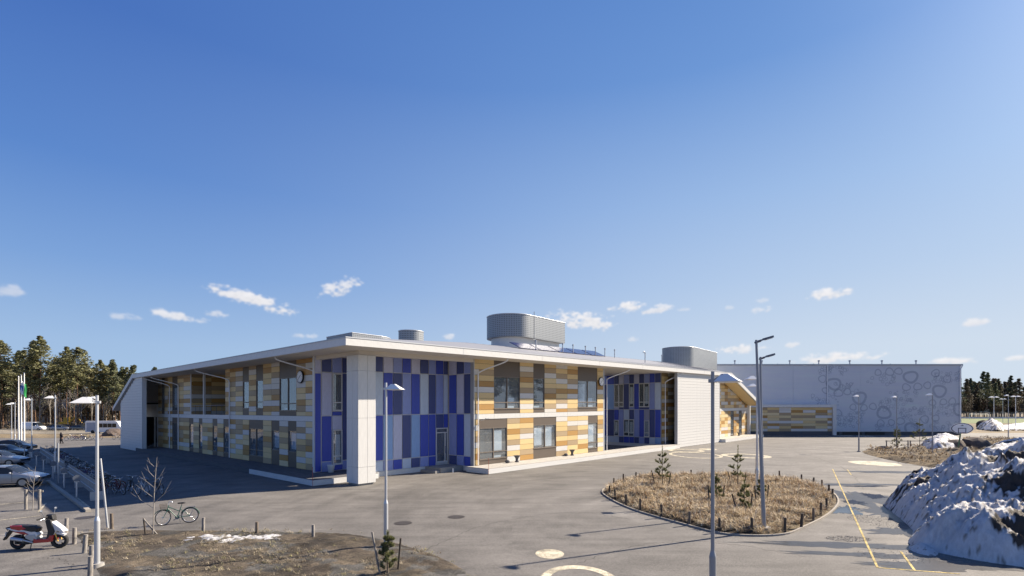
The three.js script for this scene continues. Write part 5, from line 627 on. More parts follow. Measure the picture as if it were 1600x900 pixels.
// racks: grey boards in a row; bicycles stand along them
M.rackBoard = std(0.3, 0.3, 0.3, 0.7);
function rack(x0, z0, x1, z1, n, label) { const g = thing('bicycle_rack', label, 'bicycle rack', x0, z0, -Math.atan2(z1 - z0, x1 - x0), 'bicycle racks'), L = Math.hypot(x1 - x0, z1 - z0); mesh('rail', [bar(0, 0.45, 0, L, 0.45, 0, 0.03), bar(0, 0.9, 0, L, 0.9, 0, 0.03)], M.galv, g); for (let i = 0; i < n; i++) { const x = (i + 0.5) / n * L; mesh('board', box(x - L / n * 0.33, x + L / n * 0.33, 0.15, 1.08, 0.035, 0.065), M.rackBoard, g); } for (const x of [0.1, L / 2, L - 0.1]) mesh('foot', box(x - 0.04, x + 0.04, 0, 0.5, -0.3, 0.3), M.galv, g); }
rack(-24.16, -29.79, -34.70, -40.00, 22, 'grey boarded bicycle rack nearest the pale steel lamp'); rack(-36.75, -42.00, -54.57, -59.15, 26, 'grey boarded bicycle rack reaching towards the flagpoles');
{ let k = 0; const a = [-25.41, -32.06], b = [-35.70, -42.00], c = [-38.43, -44.68], d = [-57.20, -62.69]; const put = (p, q, n, w) => { for (let i = 0; i < n; i++) { const t = (i + 0.4) / n, pi = (k * 3 + 1) % 7; bicycle(p[0] + (q[0] - p[0]) * t + 0.3, p[1] + (q[1] - p[1]) * t, 0.83 + rr(-0.25, 0.25) + (i % 2) * Math.PI, paints[pi], `${pName[pi]} bicycle, ${ord(i)} along the ${w} rack`, { lean: rr(-0.12, 0.12), steer: rr(-0.4, 0.4) }); k++; } }; put(a, b, 9, 'nearer'); put(c, d, 11, 'farther'); }
[[108, 688.5], [116, 688], [123, 687.5], [130, 688], [137, 687.5], [145, 688], [155, 687], [183, 686.5]].forEach(([px, py], i) => { const Z = 4200 / (py - 641), pi = (i * 2 + 3) % 7; bicycle((px - 800) / 800 * Z, -Z, rr(-0.5, 0.5) + (i % 2) * 3.1, paints[pi], `${pName[pi]} bicycle in the sunlit far row, ${ord(i)} from the walking person`, { lean: rr(-0.1, 0.1), steer: rr(-0.4, 0.4) }); });
// heater posts, sign posts and the kerb along the parking bays
[[-25.87, -30.43], [-30.12, -34.43], [-34.85, -38.89], [-40.03, -43.75], [-44.33, -47.73], [-48.81, -51.85], [-54.06, -56.76], [-59.37, -61.76]].forEach(([x, z], i) => { const g = thing('heater_post', `car heater post with round socket head, ${ord(i)} from the kerb end`, 'heater post', x, z, 0.7, 'heater posts along the bays'); mesh('pole', bar(0, 0, 0, 0, 1.02, 0, 0.045, 0.045, 10), M.steel, g); mesh('bracket', box(-0.12, 0.12, 0.98, 1.06, -0.05, 0.05), M.steel, g); mesh('head', [new THREE.CylinderGeometry(0.17, 0.17, 0.13, 20).rotateX(Math.PI / 2).translate(0, 1.2, 0), box(-0.15, 0.15, 1.04, 1.2, -0.06, 0.06)], M.black, g); mesh('cover', new THREE.CylinderGeometry(0.19, 0.19, 0.02, 20).rotateX(Math.PI / 2).translate(0, 1.21, 0.075), M.darkSteel, g); });
single('sign_post', bar(0, 0, 0, 0, 2.9, 0, 0.05, 0.05, 10), M.galv, 'plain steel post between heater posts and rack', 'post', -32.65, -36.84);
{ const k = thing('bay_kerb', 'concrete kerb between parking bays and bicycle racks', 'kerb'); const a = [-21.86, -26.42], b = [-57.68, -59.15], n = 40; for (let i = 0; i < n; i++) { const t = (i + 0.5) / n, L = Math.hypot(b[0] - a[0], b[1] - a[1]) / n; const m = mesh('kerb_stone', new THREE.BoxGeometry(L - 0.02, 0.16, 0.22), M.kerb, k); m.position.set(a[0] + (b[0] - a[0]) * t, 0.05, a[1] + (b[1] - a[1]) * t); m.rotation.y = -Math.atan2(b[1] - a[1], b[0] - a[0]); } }
for (const [a, b, c, d, l] of [[-24.42, -24.42, -23.45, -25.45, 'faded white bay line before the scooter'], [-28.89, -28.19, -27.36, -29.58, 'faded white bay line beside the timber guard'], [-22.80, -27.63, -26.52, -31.11, 'faded white line beside the rack'], [-24.43, -26.42, -26.36, -28.97, 'short faded bay mark']]) structure('bay_line', stripe(a, b, c, d, 0.09), M.paint, l);

// ---------- cars ----------
// body lofted through cross-sections; the glass is the upper part of the same loft
function carGeos(t) { // t: {L, W, belt(x), top(x), roofW, wheels}
  const N = 40, ring = (x) => { const k = x / t.L + 0.5, nose = Math.min(1, Math.sqrt(Math.max(0, 1 - (2 * k - 1) ** 8)) + 0.12), w = t.W / 2 * (0.80 + 0.2 * nose), b = t.belt(x), tp = Math.max(t.top(x), b + 0.015), g = (tp - b) / (t.H - t.beltMid), rw = w * (0.95 - 0.2 * Math.min(1, g)); const lo = 0.2 + 0.1 * Math.pow(Math.abs(2 * k - 1), 6); return [[lo, w * 0.86], [lo + 0.08, w * 0.96], [0.45, w * 1.0], [0.62, w], [b - 0.06, w * 0.985], [b, w * 0.955], [b + (tp - b) * 0.86, rw], [tp - 0.012, rw * 0.86], [tp, rw * 0.55], [tp + 0.008, 0]]; };
  const X = [...Array(N + 1)].map((_, i) => -t.L / 2 + t.L * i / N), R = X.map(ring), paint = [], dark = [], sideG = {}, screenG = {};
  const quad = (out, a, b, c, d) => out.push(...a, ...b, ...c, ...a, ...c, ...d);
  for (let i = 0; i < N; i++) for (let j = 0; j < 9; j++) for (const s of [1, -1]) {
    const P = (n, m) => [X[n], R[n][m][0], s * R[n][m][1]], q = s > 0 ? [P(i, j), P(i + 1, j), P(i + 1, j + 1), P(i, j + 1)] : [P(i, j), P(i, j + 1), P(i + 1, j + 1), P(i + 1, j)]; const xm = (X[i] + X[i + 1]) / 2, cab = t.top(xm) - t.belt(xm);
    let out = paint; if (j < 1) out = dark;
    if (j === 5 && cab > 0.22 && t.win.some(([a, b]) => xm > a && xm < b)) out = (sideG[s + '_' + t.win.findIndex(([a, b]) => xm > a && xm < b)] ??= []);
    const sc = t.screens.findIndex(([a, b]) => xm > a && xm < b); if (j >= 6 && sc >= 0) out = (screenG[sc] ??= []);
    quad(out, ...q);
  }
  const end = (n, flip) => { const p = []; for (let j = 0; j < 9; j++) { const a = R[n][j], b = R[n][j + 1]; p.push([X[n], a[0], a[1]], [X[n], b[0], b[1]], [X[n], b[0], -b[1]], [X[n], a[0], -a[1]]); } for (let j = 0; j < 9; j++) { const q = p.slice(j * 4, j * 4 + 4); flip ? quad(paint, q[0], q[1], q[2], q[3]) : quad(paint, q[3], q[2], q[1], q[0]); } }; end(0, false); end(N, true);
  const mk = (a) => { let g = new THREE.BufferGeometry(); g.setAttribute('position', new THREE.Float32BufferAttribute(a, 3)); g = mergeVertices(g, 1e-4); g.computeVertexNormals(); return g; };
  return { paint: mk(paint), side: Object.values(sideG).map(mk), screen: Object.values(screenG).map(mk), dark: mk(dark) };
}
const lerpTab = (tab) => (x) => { for (let i = 0; i < tab.length - 1; i++) if (x <= tab[i + 1][0]) { const t = Math.max(0, (x - tab[i][0]) / (tab[i + 1][0] - tab[i][0])); const s = t * t * (3 - 2 * t) * 0.5 + t * 0.5; return tab[i][1] + (tab[i + 1][1] - tab[i][1]) * s; } return tab.at(-1)[1]; };
const carTypes = {
  saloon: { L: 4.45, W: 1.78, H: 1.46, beltMid: 0.92, belt: lerpTab([[-2.22, 0.74], [-1.6, 0.95], [0.6, 0.92], [1.3, 0.84], [2.0, 0.7], [2.22, 0.52]]), top: lerpTab([[-2.22, 0.78], [-1.75, 1.0], [-0.95, 1.4], [-0.3, 1.46], [0.3, 1.42], [1.25, 0.9], [2.0, 0.73], [2.22, 0.55]]), win: [[-1.3, -0.42], [-0.34, 0.75]], screens: [[0.32, 1.2], [-1.65, -0.95]], wheels: [-1.32, 1.36], r: 0.315 },
  van: { L: 5.3, W: 1.95, H: 2.2, beltMid: 1.25, belt: lerpTab([[-2.65, 1.2], [1.2, 1.22], [1.9, 1.1], [2.5, 0.85], [2.65, 0.6]]), top: lerpTab([[-2.65, 2.12], [-2.4, 2.2], [0.7, 2.2], [1.05, 2.12], [1.85, 1.16], [2.5, 0.9], [2.65, 0.62]]), win: [[0.3, 1.3]], screens: [[1.05, 1.8]], wheels: [-1.65, 1.75], r: 0.33 },
};
for (const t of Object.values(carTypes)) t.geo = carGeos(t);
M.carGlass = std(0.015, 0.018, 0.022, 0.06, 0.0); M.lampGlass = std(0.7, 0.72, 0.75, 0.12, 0.3); M.tail = std(0.35, 0.012, 0.012, 0.25);
const tyreG = new THREE.CylinderGeometry(1, 1, 0.62, 26).rotateX(Math.PI / 2), rimG = join([new THREE.CylinderGeometry(0.66, 0.66, 0.64, 20).rotateX(Math.PI / 2), ...[0, 1, 2, 3, 4].map((i) => box(-0.09, 0.09, 0.1, 0.62, -0.36, 0.36).rotateZ(i * 1.2566))]);
const archG = new THREE.CylinderGeometry(1.2, 1.2, 0.1, 26).rotateX(Math.PI / 2);
function car(type, x, z, turn, paint, label, s = 1) {
  const t = carTypes[type], g = thing(type === 'van' ? 'parked_van' : 'parked_car', label, type === 'van' ? 'van' : 'car', x, z, turn, 'parked cars'); g.scale.setScalar(s);
  mesh('body', t.geo.paint, paint, g); for (const q of t.geo.side) mesh('side_window', q, M.carGlass, g); for (const q of t.geo.screen) mesh('windscreen', q, M.carGlass, g); mesh('underside', t.geo.dark, M.black, g);
  for (const wx of t.wheels) for (const sd of [-1, 1]) { const w = new THREE.Group(); w.name = 'wheel'; w.position.set(wx, t.r, sd * (t.W / 2 - 0.085)); g.add(w); const a = mesh('tyre', tyreG, M.rubber, w); a.scale.setScalar(t.r); const b = mesh('rim', rimG, M.alloy, w); b.scale.set(t.r, t.r, t.r); const c = mesh('wheel_arch', archG, M.black, w); c.scale.set(t.r, t.r, t.r * 0.9); c.position.set(0, 0.03, sd * 0.045); }
  for (const sd of [-1, 1]) { const y = type === 'van' ? 0.82 : 0.66; mesh('headlight', new THREE.SphereGeometry(0.14, 14, 8).scale(1.5, 0.55, 0.9).rotateY(sd * 0.55).translate(t.L / 2 - 0.2, y, sd * (t.W / 2 - 0.27)), M.lampGlass, g); mesh('tail_light', box(-t.L / 2 - 0.01, -t.L / 2 + 0.12, y + 0.05, y + 0.22, sd * (t.W / 2 - 0.22) - 0.1, sd * (t.W / 2 - 0.22) + 0.08), M.tail, g); mesh('mirror', new THREE.SphereGeometry(0.1, 12, 8).scale(0.7, 0.75, 1).translate(type === 'van' ? 1.15 : 0.72, type === 'van' ? 1.32 : 0.98, sd * (t.W / 2 + 0.07)), paint, g); mesh('door_handle', box(-0.35, -0.2, type === 'van' ? 1.08 : 0.83, type === 'van' ? 1.11 : 0.86, sd * t.W / 2 - 0.012, sd * t.W / 2 + 0.02), paint, g); mesh('door_seam', [box(-0.39, -0.378, 0.36, t.beltMid - 0.04, sd * t.W / 2 - 0.02, sd * t.W / 2 + 0.003), box(0.78, 0.792, 0.36, t.beltMid - 0.06, sd * t.W / 2 - 0.02, sd * t.W / 2 + 0.003)], M.black, g); }
  mesh('bumper_grille', box(t.L / 2 - 0.1, t.L / 2 - 0.005, 0.3, 0.44, -0.5, 0.5), M.black, g);
  return g;
}
const cp = { silver: new THREE.MeshPhysicalMaterial({ color: 0x858b96, metalness: 0.5, roughness: 0.35, clearcoat: 1, clearcoatRoughness: 0.06 }), grey: new THREE.MeshPhysicalMaterial({ color: 0x4c5158, metalness: 0.5, roughness: 0.35, clearcoat: 1 }), white: new THREE.MeshPhysicalMaterial({ color: 0xdedfe0, roughness: 0.4, clearcoat: 1 }), dark: new THREE.MeshPhysicalMaterial({ color: 0x12141a, metalness: 0.3, roughness: 0.35, clearcoat: 1 }), blue: new THREE.MeshPhysicalMaterial({ color: 0x22304f, metalness: 0.3, roughness: 0.35, clearcoat: 1 }), red: new THREE.MeshPhysicalMaterial({ color: 0x5a1418, metalness: 0.2, roughness: 0.35, clearcoat: 1 }) };
car('saloon', -35.0, -35.4, 0.3, cp.silver, 'silver saloon parked nearest the timber tree guard');
car('saloon', -48.7, -48.4, 0.3, cp.silver, 'second silver car, parked behind the nearest one');
car('saloon', -57.0, -57.4, 0.3, cp.grey, 'grey car parked third from the timber guard'); car('saloon', -64.5, -66.2, 0.3, cp.dark, 'dark car parked fourth from the timber guard');
{ const Zs = 133, f = (px) => (px - 800) / 800 * Zs; car('van', f(53), -Zs, 0.1, cp.white, 'white panel van in the far car park under the pines'); car('saloon', f(77), -Zs - 2, 0.2, cp.grey, 'grey car right of the far white van'); car('saloon', f(96), -Zs, 0.1, cp.silver, 'silver car in the far car park, second from the van'); car('saloon', f(121), -Zs - 1, 0.1, cp.grey, 'grey car in the far car park, third from the van'); car('saloon', f(8), -Zs + 12, 0.0, cp.dark, 'black car at the west end of the far car park'); car('saloon', f(27), -Zs + 12, 0.1, cp.blue, 'dark blue car left of the far white van'); car('saloon', f(140), -Zs - 3, 0.3, cp.dark, 'dark car beside the white minibus'); car('saloon', f(66), -Zs - 7, 0.1, cp.red, 'dark red car behind the far white van'); car('saloon', f(110), -Zs - 8, 0.1, cp.blue, 'dark blue car behind the far silver car'); }
{ // minibus
  const Z = 117, g = thing('minibus', 'white minibus parked beside the white screen of the school', 'minibus', (166 - 800) / 800 * Z, -Z, 0.12); const L = 7.4, W = 2.1, H = 2.75; const s = new THREE.Shape(); s.moveTo(-L / 2, 0.35); s.lineTo(L / 2 - 0.1, 0.35); s.quadraticCurveTo(L / 2, 0.9, L / 2 - 0.1, 1.3); s.lineTo(L / 2 - 0.75, 2.5); s.quadraticCurveTo(L / 2 - 1, H, L / 2 - 1.4, H); s.lineTo(-L / 2 + 0.2, H); s.quadraticCurveTo(-L / 2, H, -L / 2, H - 0.3); s.closePath();
  mesh('body', new THREE.ExtrudeGeometry(s, { depth: W - 0.2, bevelEnabled: true, bevelSize: 0.08, bevelThickness: 0.1, bevelSegments: 3 }).translate(0, 0, -(W - 0.2) / 2), cp.white, g); for (const sd of [-1, 1]) for (let i = 0; i < 4; i++) mesh('side_window', box(-1.0 + i * 0.95, -0.12 + i * 0.95, 1.35, 2.25, sd * (W / 2 + 0.005) - 0.01, sd * (W / 2 + 0.005) + 0.01), M.carGlass, g); for (const sd of [-1, 1]) mesh('rear_panel', box(-L / 2 + 0.25, -1.15, 0.5, 2.45, sd * W / 2 - 0.01, sd * W / 2 + 0.012), std(0.3, 0.34, 0.42, 0.4), g);
  for (const wx of [-2.2, 2.3]) for (const sd of [-1, 1]) { const w = mesh('wheel', tyreG, M.rubber, g); w.scale.setScalar(0.38); w.position.set(wx, 0.38, sd * (W / 2 - 0.1)); }
}
// ---------- scooter ----------
{
  const g = thing('motor_scooter', 'red and white motor scooter parked beside the weathered posts', 'scooter', -17.99, -19.44, 0.12); g.scale.setScalar(1.1);
  const red = new THREE.MeshPhysicalMaterial({ color: 0xa5101c, roughness: 0.3, clearcoat: 1 }), wh = new THREE.MeshPhysicalMaterial({ color: 0xcfd0d3, roughness: 0.3, clearcoat: 1 }), gold = std(0.6, 0.38, 0.1, 0.35, 0.7);
  const ext = (pts, w, b = 0.02) => new THREE.ExtrudeGeometry(new THREE.Shape(pts.map(([x, y]) => new THREE.Vector2(x, y))), { depth: w - 2 * b, bevelEnabled: true, bevelSize: b, bevelThickness: b, bevelSegments: 3 }).translate(0, 0, -(w - 2 * b) / 2);
  for (const [wx, n] of [[-0.62, 'rear'], [0.68, 'front']]) { const w = new THREE.Group(); w.name = 'wheel'; w.position.set(wx, 0.25, 0); if (n === 'front') w.rotation.y = 0.3; g.add(w); mesh('tyre', new THREE.TorusGeometry(0.19, 0.062, 12, 32), M.rubber, w); const sp = [new THREE.TorusGeometry(0.135, 0.016, 8, 28), new THREE.CylinderGeometry(0.04, 0.04, 0.12, 12).rotateX(Math.PI / 2)]; for (let i = 0; i < 5; i++) sp.push(box(-0.016, 0.016, 0.03, 0.14, -0.02, 0.02).rotateZ(i * 1.2566)); mesh('rim', sp, n === 'front' ? M.black : std(0.4, 0.03, 0.03, 0.4), w); mesh('brake_disc', new THREE.CylinderGeometry(0.09, 0.09, 0.008, 20).rotateX(Math.PI / 2).translate(0, 0, 0.07), M.chrome, w); }
  mesh('seat', ext([[-0.72, 0.80], [-0.4, 0.79], [-0.05, 0.76], [0.02, 0.70], [0.0, 0.62], [-0.12, 0.60], [-0.5, 0.70], [-0.74, 0.75]], 0.26, 0.04), M.black, g);
  mesh('seat_trim', ext([[-0.76, 0.805], [-0.45, 0.80], [-0.3, 0.72], [-0.5, 0.68], [-0.74, 0.74]], 0.275, 0.03), red, g);
  mesh('tail_fairing', ext([[-0.88, 0.73], [-0.7, 0.74], [-0.3, 0.66], [-0.02, 0.6], [0.05, 0.5], [0.0, 0.42], [-0.12, 0.43], [-0.3, 0.54], [-0.62, 0.64]], 0.26, 0.025), wh, g);
  mesh('tail_stripe', [ext([[-0.7, 0.64], [-0.35, 0.61], [-0.2, 0.52], [-0.42, 0.55]], 0.312, 0.005)], red, g); mesh('side_panel', ext([[-0.3, 0.48], [-0.02, 0.5], [0.04, 0.36], [-0.1, 0.3], [-0.28, 0.4]], 0.306, 0.01), M.galv, g);
  mesh('rear_lamp', ext([[-0.95, 0.75], [-0.86, 0.77], [-0.82, 0.7], [-0.9, 0.68]], 0.16), M.black, g); mesh('rear_mudguard', ext([[-0.86, 0.66], [-0.80, 0.63], [-1.0, 0.36], [-1.03, 0.33], [-1.05, 0.36]], 0.12, 0.008), M.black, g);
  mesh('engine', [ext([[-0.68, 0.32], [-0.3, 0.44], [0.0, 0.38], [0.02, 0.24], [-0.3, 0.18], [-0.66, 0.2]], 0.16, 0.02), bar(-0.6, 0.25, 0.1, -0.35, 0.55, 0.12, 0.035)], M.black, g); mesh('exhaust', [bar(-0.72, 0.40, 0.16, -0.34, 0.33, 0.16, 0.062, 0.058, 16), bar(-0.34, 0.33, 0.16, -0.08, 0.24, 0.12, 0.03)], M.steel, g);
  mesh('footboard', ext([[-0.02, 0.24], [0.4, 0.26], [0.45, 0.32], [0.4, 0.35], [0.05, 0.33], [-0.02, 0.36]], 0.34, 0.02), red, g); mesh('floor_mat', box(0.04, 0.38, 0.352, 0.362, -0.14, 0.14), M.black, g);
  mesh('leg_shield', ext([[0.36, 0.32], [0.44, 0.30], [0.5, 0.42], [0.58, 0.6], [0.46, 0.98], [0.38, 1.02], [0.34, 0.96], [0.42, 0.6]], 0.3, 0.03), M.black, g); mesh('front_fairing', ext([[0.45, 0.97], [0.53, 0.88], [0.76, 0.69], [0.85, 0.60], [0.76, 0.605], [0.63, 0.65], [0.56, 0.5], [0.51, 0.45], [0.48, 0.46], [0.52, 0.66]], 0.24, 0.025), wh, g); mesh('fairing_foot', ext([[0.42, 0.26], [0.52, 0.28], [0.56, 0.46], [0.47, 0.46], [0.42, 0.36]], 0.305, 0.02), red, g);
  mesh('front_mudguard', ext([[0.5, 0.50], [0.66, 0.545], [0.86, 0.48], [0.84, 0.44], [0.66, 0.50], [0.52, 0.46]], 0.14, 0.01), wh, g); mesh('fork', [bar(0.56, 0.62, 0.09, 0.68, 0.25, 0.09, 0.022), bar(0.56, 0.62, -0.09, 0.68, 0.25, -0.09, 0.022)], gold, g);
  mesh('headlight', ext([[0.66, 0.78], [0.8, 0.69], [0.78, 0.66], [0.66, 0.72]], 0.2, 0.01), M.lampGlass, g);
  mesh('handlebar', [bar(0.42, 0.96, 0, 0.38, 1.1, 0, 0.03), tube([[0.24, 1.06, 0.36], [0.34, 1.1, 0.2], [0.38, 1.1, 0], [0.34, 1.1, -0.2], [0.24, 1.06, -0.36]], 0.018, 20, 8), ext([[0.3, 1.04], [0.5, 1.04], [0.47, 1.14], [0.34, 1.15]], 0.2, 0.03)], M.black, g);
  for (const s of [-1, 1]) { mesh('grip', bar(0.3, 1.085, s * 0.27, 0.23, 1.055, s * 0.38, 0.024), M.rubber, g); mesh('mirror', [bar(0.34, 1.1, s * 0.2, 0.32, 1.3, s * 0.3, 0.007), new THREE.SphereGeometry(0.06, 14, 10).scale(0.35, 0.7, 1.1).translate(0.32, 1.33, s * 0.32)], M.darkSteel, g); mesh('brake_lever', bar(0.36, 1.07, s * 0.2, 0.31, 1.04, s * 0.36, 0.007), M.chrome, g); }
  mesh('side_stand', bar(-0.12, 0.24, 0.12, -0.06, 0.0, 0.26, 0.014), M.black, g); mesh('number_plate', box(-0.965, -0.955, 0.46, 0.6, -0.08, 0.08), M.paper, g);
}
// ---------- walking person, dark coat ----------
{
  const parts = [[[0, 0.93, 0], [0, 1.38, 0.02], 0.17, 0.2], [[0, 1.38, 0.02], [0, 1.5, 0.03], 0.19, 0.09], [[0, 1.5, 0.03], [0, 1.66, 0.06], 0.09, 0.115], [[0, 0.62, 0], [0, 0.98, 0], 0.2, 0.18], [[-0.2, 1.4, 0], [-0.27, 1.1, 0.0], 0.085, 0.07], [[-0.27, 1.1, 0.0], [-0.2, 0.9, 0.12], 0.07, 0.05], [[0.2, 1.4, 0], [0.27, 1.1, -0.06], 0.085, 0.07], [[0.27, 1.1, -0.06], [0.23, 0.88, 0.02], 0.07, 0.05], [[-0.09, 0.85, 0], [-0.1, 0.47, 0.12], 0.1, 0.075], [[-0.1, 0.47, 0.12], [-0.1, 0.07, 0.06], 0.075, 0.05], [[-0.1, 0.05, 0.05], [-0.1, 0.04, 0.2], 0.05, 0.04], [[0.09, 0.85, 0], [0.1, 0.47, -0.02], 0.1, 0.075], [[0.1, 0.47, -0.02], [0.1, 0.09, -0.2], 0.075, 0.05], [[0.1, 0.08, -0.2], [0.1, 0.04, -0.08], 0.05, 0.04]];
  const N = 74, mc = new MarchingCubes(N, new THREE.MeshStandardMaterial(), false, false, 60000); mc.isolation = 0; const half = 0.95, cy = 0.9;
  const d = (p, [a, b, r0, r1]) => { const ab = b.map((v, i) => v - a[i]), ap = p.map((v, i) => v - a[i]), t = Math.max(0, Math.min(1, (ab[0] * ap[0] + ab[1] * ap[1] + ab[2] * ap[2]) / (ab[0] ** 2 + ab[1] ** 2 + ab[2] ** 2))); return Math.hypot(ap[0] - ab[0] * t, ap[1] - ab[1] * t, ap[2] - ab[2] * t) - (r0 + (r1 - r0) * t); };
  for (let k = 0; k < N; k++) for (let j = 0; j < N; j++) for (let i = 0; i < N; i++) { const p = [(i - N / 2) / (N / 2) * half, (j - N / 2) / (N / 2) * half + cy, (k - N / 2) / (N / 2) * half]; let s = 0; for (const q of parts) { const v = d(p, q); s += v < 0.4 ? Math.exp(-v * 28) : 0; } mc.field[i + j * N + k * N * N] = s > 0 ? Math.log(s) / 28 : -0.4; }
  mc.update(); const n = mc.count, pos = new Float32Array(mc.positionArray.slice(0, n * 3)), nor = new Float32Array(mc.normalArray.slice(0, n * 3)), col = new Float32Array(n * 3);
  for (let i = 0; i < n; i++) { pos[3 * i] *= half; pos[3 * i + 1] = pos[3 * i + 1] * half + cy; pos[3 * i + 2] *= half; const y = pos[3 * i + 1], z = pos[3 * i + 2]; const skin = (y > 1.57 && y < 1.72 && z > 0.13) || (y < 0.9 && y > 0.8 && Math.abs(pos[3 * i]) > 0.17), c = skin ? [0.4, 0.25, 0.18] : y > 0.62 ? [0.022, 0.018, 0.02] : [0.012, 0.013, 0.018]; col.set(c, 3 * i); }
  const g = new THREE.BufferGeometry(); g.setAttribute('position', new THREE.BufferAttribute(pos, 3)); g.setAttribute('normal', new THREE.BufferAttribute(nor, 3)); g.setAttribute('color', new THREE.BufferAttribute(col, 3));
  single('person', g, new THREE.MeshStandardMaterial({ vertexColors: true, roughness: 0.85 }), 'person in a dark hooded coat walking across the shaded yard', 'person', -71.08, -80.77, -0.6);
}
// ---------- basketball board ----------
{
  const g = thing('basketball_hoop', 'fan-shaped white basketball board with navy outline on a green pole', 'basketball hoop', 55.92, -63.64, -0.12); const s = new THREE.Shape(), k = 1.45;
  const fan = (sh, m) => { sh.moveTo(-0.32 * m, -0.42 * m); sh.bezierCurveTo(-0.62 * m, -0.36 * m, -0.98 * m, -0.1 * m, -0.9 * m, 0.08 * m); sh.bezierCurveTo(-0.75 * m, 0.4 * m, -0.3 * m, 0.5 * m, 0, 0.5 * m); sh.bezierCurveTo(0.3 * m, 0.5 * m, 0.75 * m, 0.4 * m, 0.9 * m, 0.08 * m); sh.bezierCurveTo(0.98 * m, -0.1 * m, 0.62 * m, -0.36 * m, 0.32 * m, -0.42 * m); sh.closePath(); return sh; };
  fan(s, k); const bY = 2.95; mesh('board', new THREE.ExtrudeGeometry(s, { depth: 0.04, bevelEnabled: false }).translate(0, bY, 0), M.paper, g); const o = fan(new THREE.Shape(), k * 0.96); o.holes.push(fan(new THREE.Path(), k * 0.87)); const navy = std(0.015, 0.03, 0.07, 0.5); mesh('outline', new THREE.ShapeGeometry(o, 20).translate(0, bY, 0.045), navy, g);
  mesh('target_square', [box(-0.46, 0.46, bY + 0.02, bY + 0.1, 0.042, 0.05), box(-0.46, -0.38, bY - 0.55, bY + 0.02, 0.042, 0.05), box(0.38, 0.46, bY - 0.55, bY + 0.02, 0.042, 0.05), box(-0.38, 0.38, bY - 0.55, bY - 0.47, 0.042, 0.05)], navy, g); mesh('maker_mark', [box(-0.16, 0.16, bY + 0.36, bY + 0.42, 0.042, 0.048), box(-0.02, 0.1, bY + 0.43, bY + 0.48, 0.042, 0.048)], navy, g);
  mesh('ring', new THREE.TorusGeometry(0.23, 0.012, 6, 24).rotateX(Math.PI / 2).translate(0, bY - 0.5, 0.3), std(0.6, 0.1, 0.02, 0.5), g); mesh('pole', [bar(-0.15, 0, -0.5, 0, bY - 0.1, -0.12, 0.09, 0.08, 10), bar(0, bY - 0.1, -0.12, 0, bY, 0, 0.06)], std(0.09, 0.17, 0.1, 0.6), g);
}
// ---------- flagpoles, flag ----------
[[29, 589], [33.2, 587], [37.8, 584]].forEach(([px, top], i) => { const Z = 89, h = 5.25 + (641 - top) * Z / 800, g = thing('flagpole', `white flagpole, ${ord(i)} from the west`, 'flagpole', (px - 800) / 800 * Z, -Z, 0, 'flagpoles'); mesh('pole', bar(0, 0, 0, 0, h, 0, 0.12, 0.07, 10), M.lampWhite, g); mesh('finial', new THREE.SphereGeometry(0.11, 12, 8).translate(0, h + 0.08, 0), M.chrome, g); });
{ const w = 1.5, h = 2.2, g = new THREE.PlaneGeometry(w, h, 14, 10), p = g.attributes.position, c = []; for (let i = 0; i < p.count; i++) { const x = p.getX(i), y = p.getY(i); c.push(...(x > 0.25 ? [0.03, 0.3, 0.08] : x < -0.3 && y < 0.3 && y > -0.5 ? [0.06, 0.14, 0.45] : [0.75, 0.76, 0.78])); p.setXYZ(i, x * 0.6 + Math.sin(y * 3) * 0.08, y - (x + w / 2) * 0.5, Math.sin(x * 6 + y) * 0.14); } g.setAttribute('color', new THREE.Float32BufferAttribute(c, 3)); g.computeVertexNormals(); single('flag', g, new THREE.MeshStandardMaterial({ vertexColors: true, side: THREE.DoubleSide, roughness: 0.9 }), 'limp white, blue and green flag on the middle flagpole', 'flag', (36 - 800) / 800 * 89 + 0.1, -89, 0, null, 9.3); }
// ---------- field fence ----------
{ const g = thing('field_fence', 'tall wire fence along the far side of the sports field', 'fence', 226, -328); for (let i = 0; i < 18; i++) mesh('post', bar(i * 10, 0, 0, i * 10, 4.1, 0, 0.12, 0.12, 6), M.steel, g); const w = []; for (let i = 0; i <= 170; i++) w.push(box(i - 0.03, i + 0.03, 0.4, 4.0, -0.03, 0.03)); for (let j = 0; j < 5; j++) w.push(box(0, 170, 0.4 + j * 0.9, 0.45 + j * 0.9, -0.02, 0.02)); mesh('wire_mesh', w, M.galv, g); }
{ const g = thing('goal_frame', 'white goal frame standing on the sports field', 'goal', 268, -300); mesh('frame', [bar(0, 0, 0, 0, 3, 0, 0.12), bar(11, 0, 0, 11, 3, 0, 0.12), bar(0, 3, 0, 11, 3, 0, 0.12)], M.lampWhite, g); }
// ---------- pale houses behind the wood ----------
function house(x, z, w, h, floors, label, col) { const g = thing('apartment_block', label, 'building', x, z, 0.1, 'houses behind the wood'); mesh('wall', box(-w / 2, w / 2, 0, h, -10, 0), col, g); mesh('roof', box(-w / 2 - 0.5, w / 2 + 0.5, h, h + 0.5, -10.5, 0.5), M.roofGrey, g); for (let f = 0; f < floors; f++) for (let i = 0; i < w / 4 - 1; i++) { const X = -w / 2 + 2.2 + i * 4, y = 1.2 + f * (h - 1) / floors, q = new THREE.Group(); q.name = 'window'; g.add(q); mesh('frame', box(X - 0.95, X + 0.95, y - 0.1, y + 1.5, -0.02, 0.06), M.white, q); mesh('pane', box(X - 0.8, X + 0.8, y, y + 1.4, 0.061, 0.075), M.carGlass, q); } }
house(-212, -206, 36, 13, 4, 'pale grey apartment block behind the west end of the wood', std(0.5, 0.53, 0.53, 0.9)); house(-178, -208, 30, 9, 3, 'low white house glimpsed between the pine trunks', std(0.62, 0.6, 0.57, 0.9));
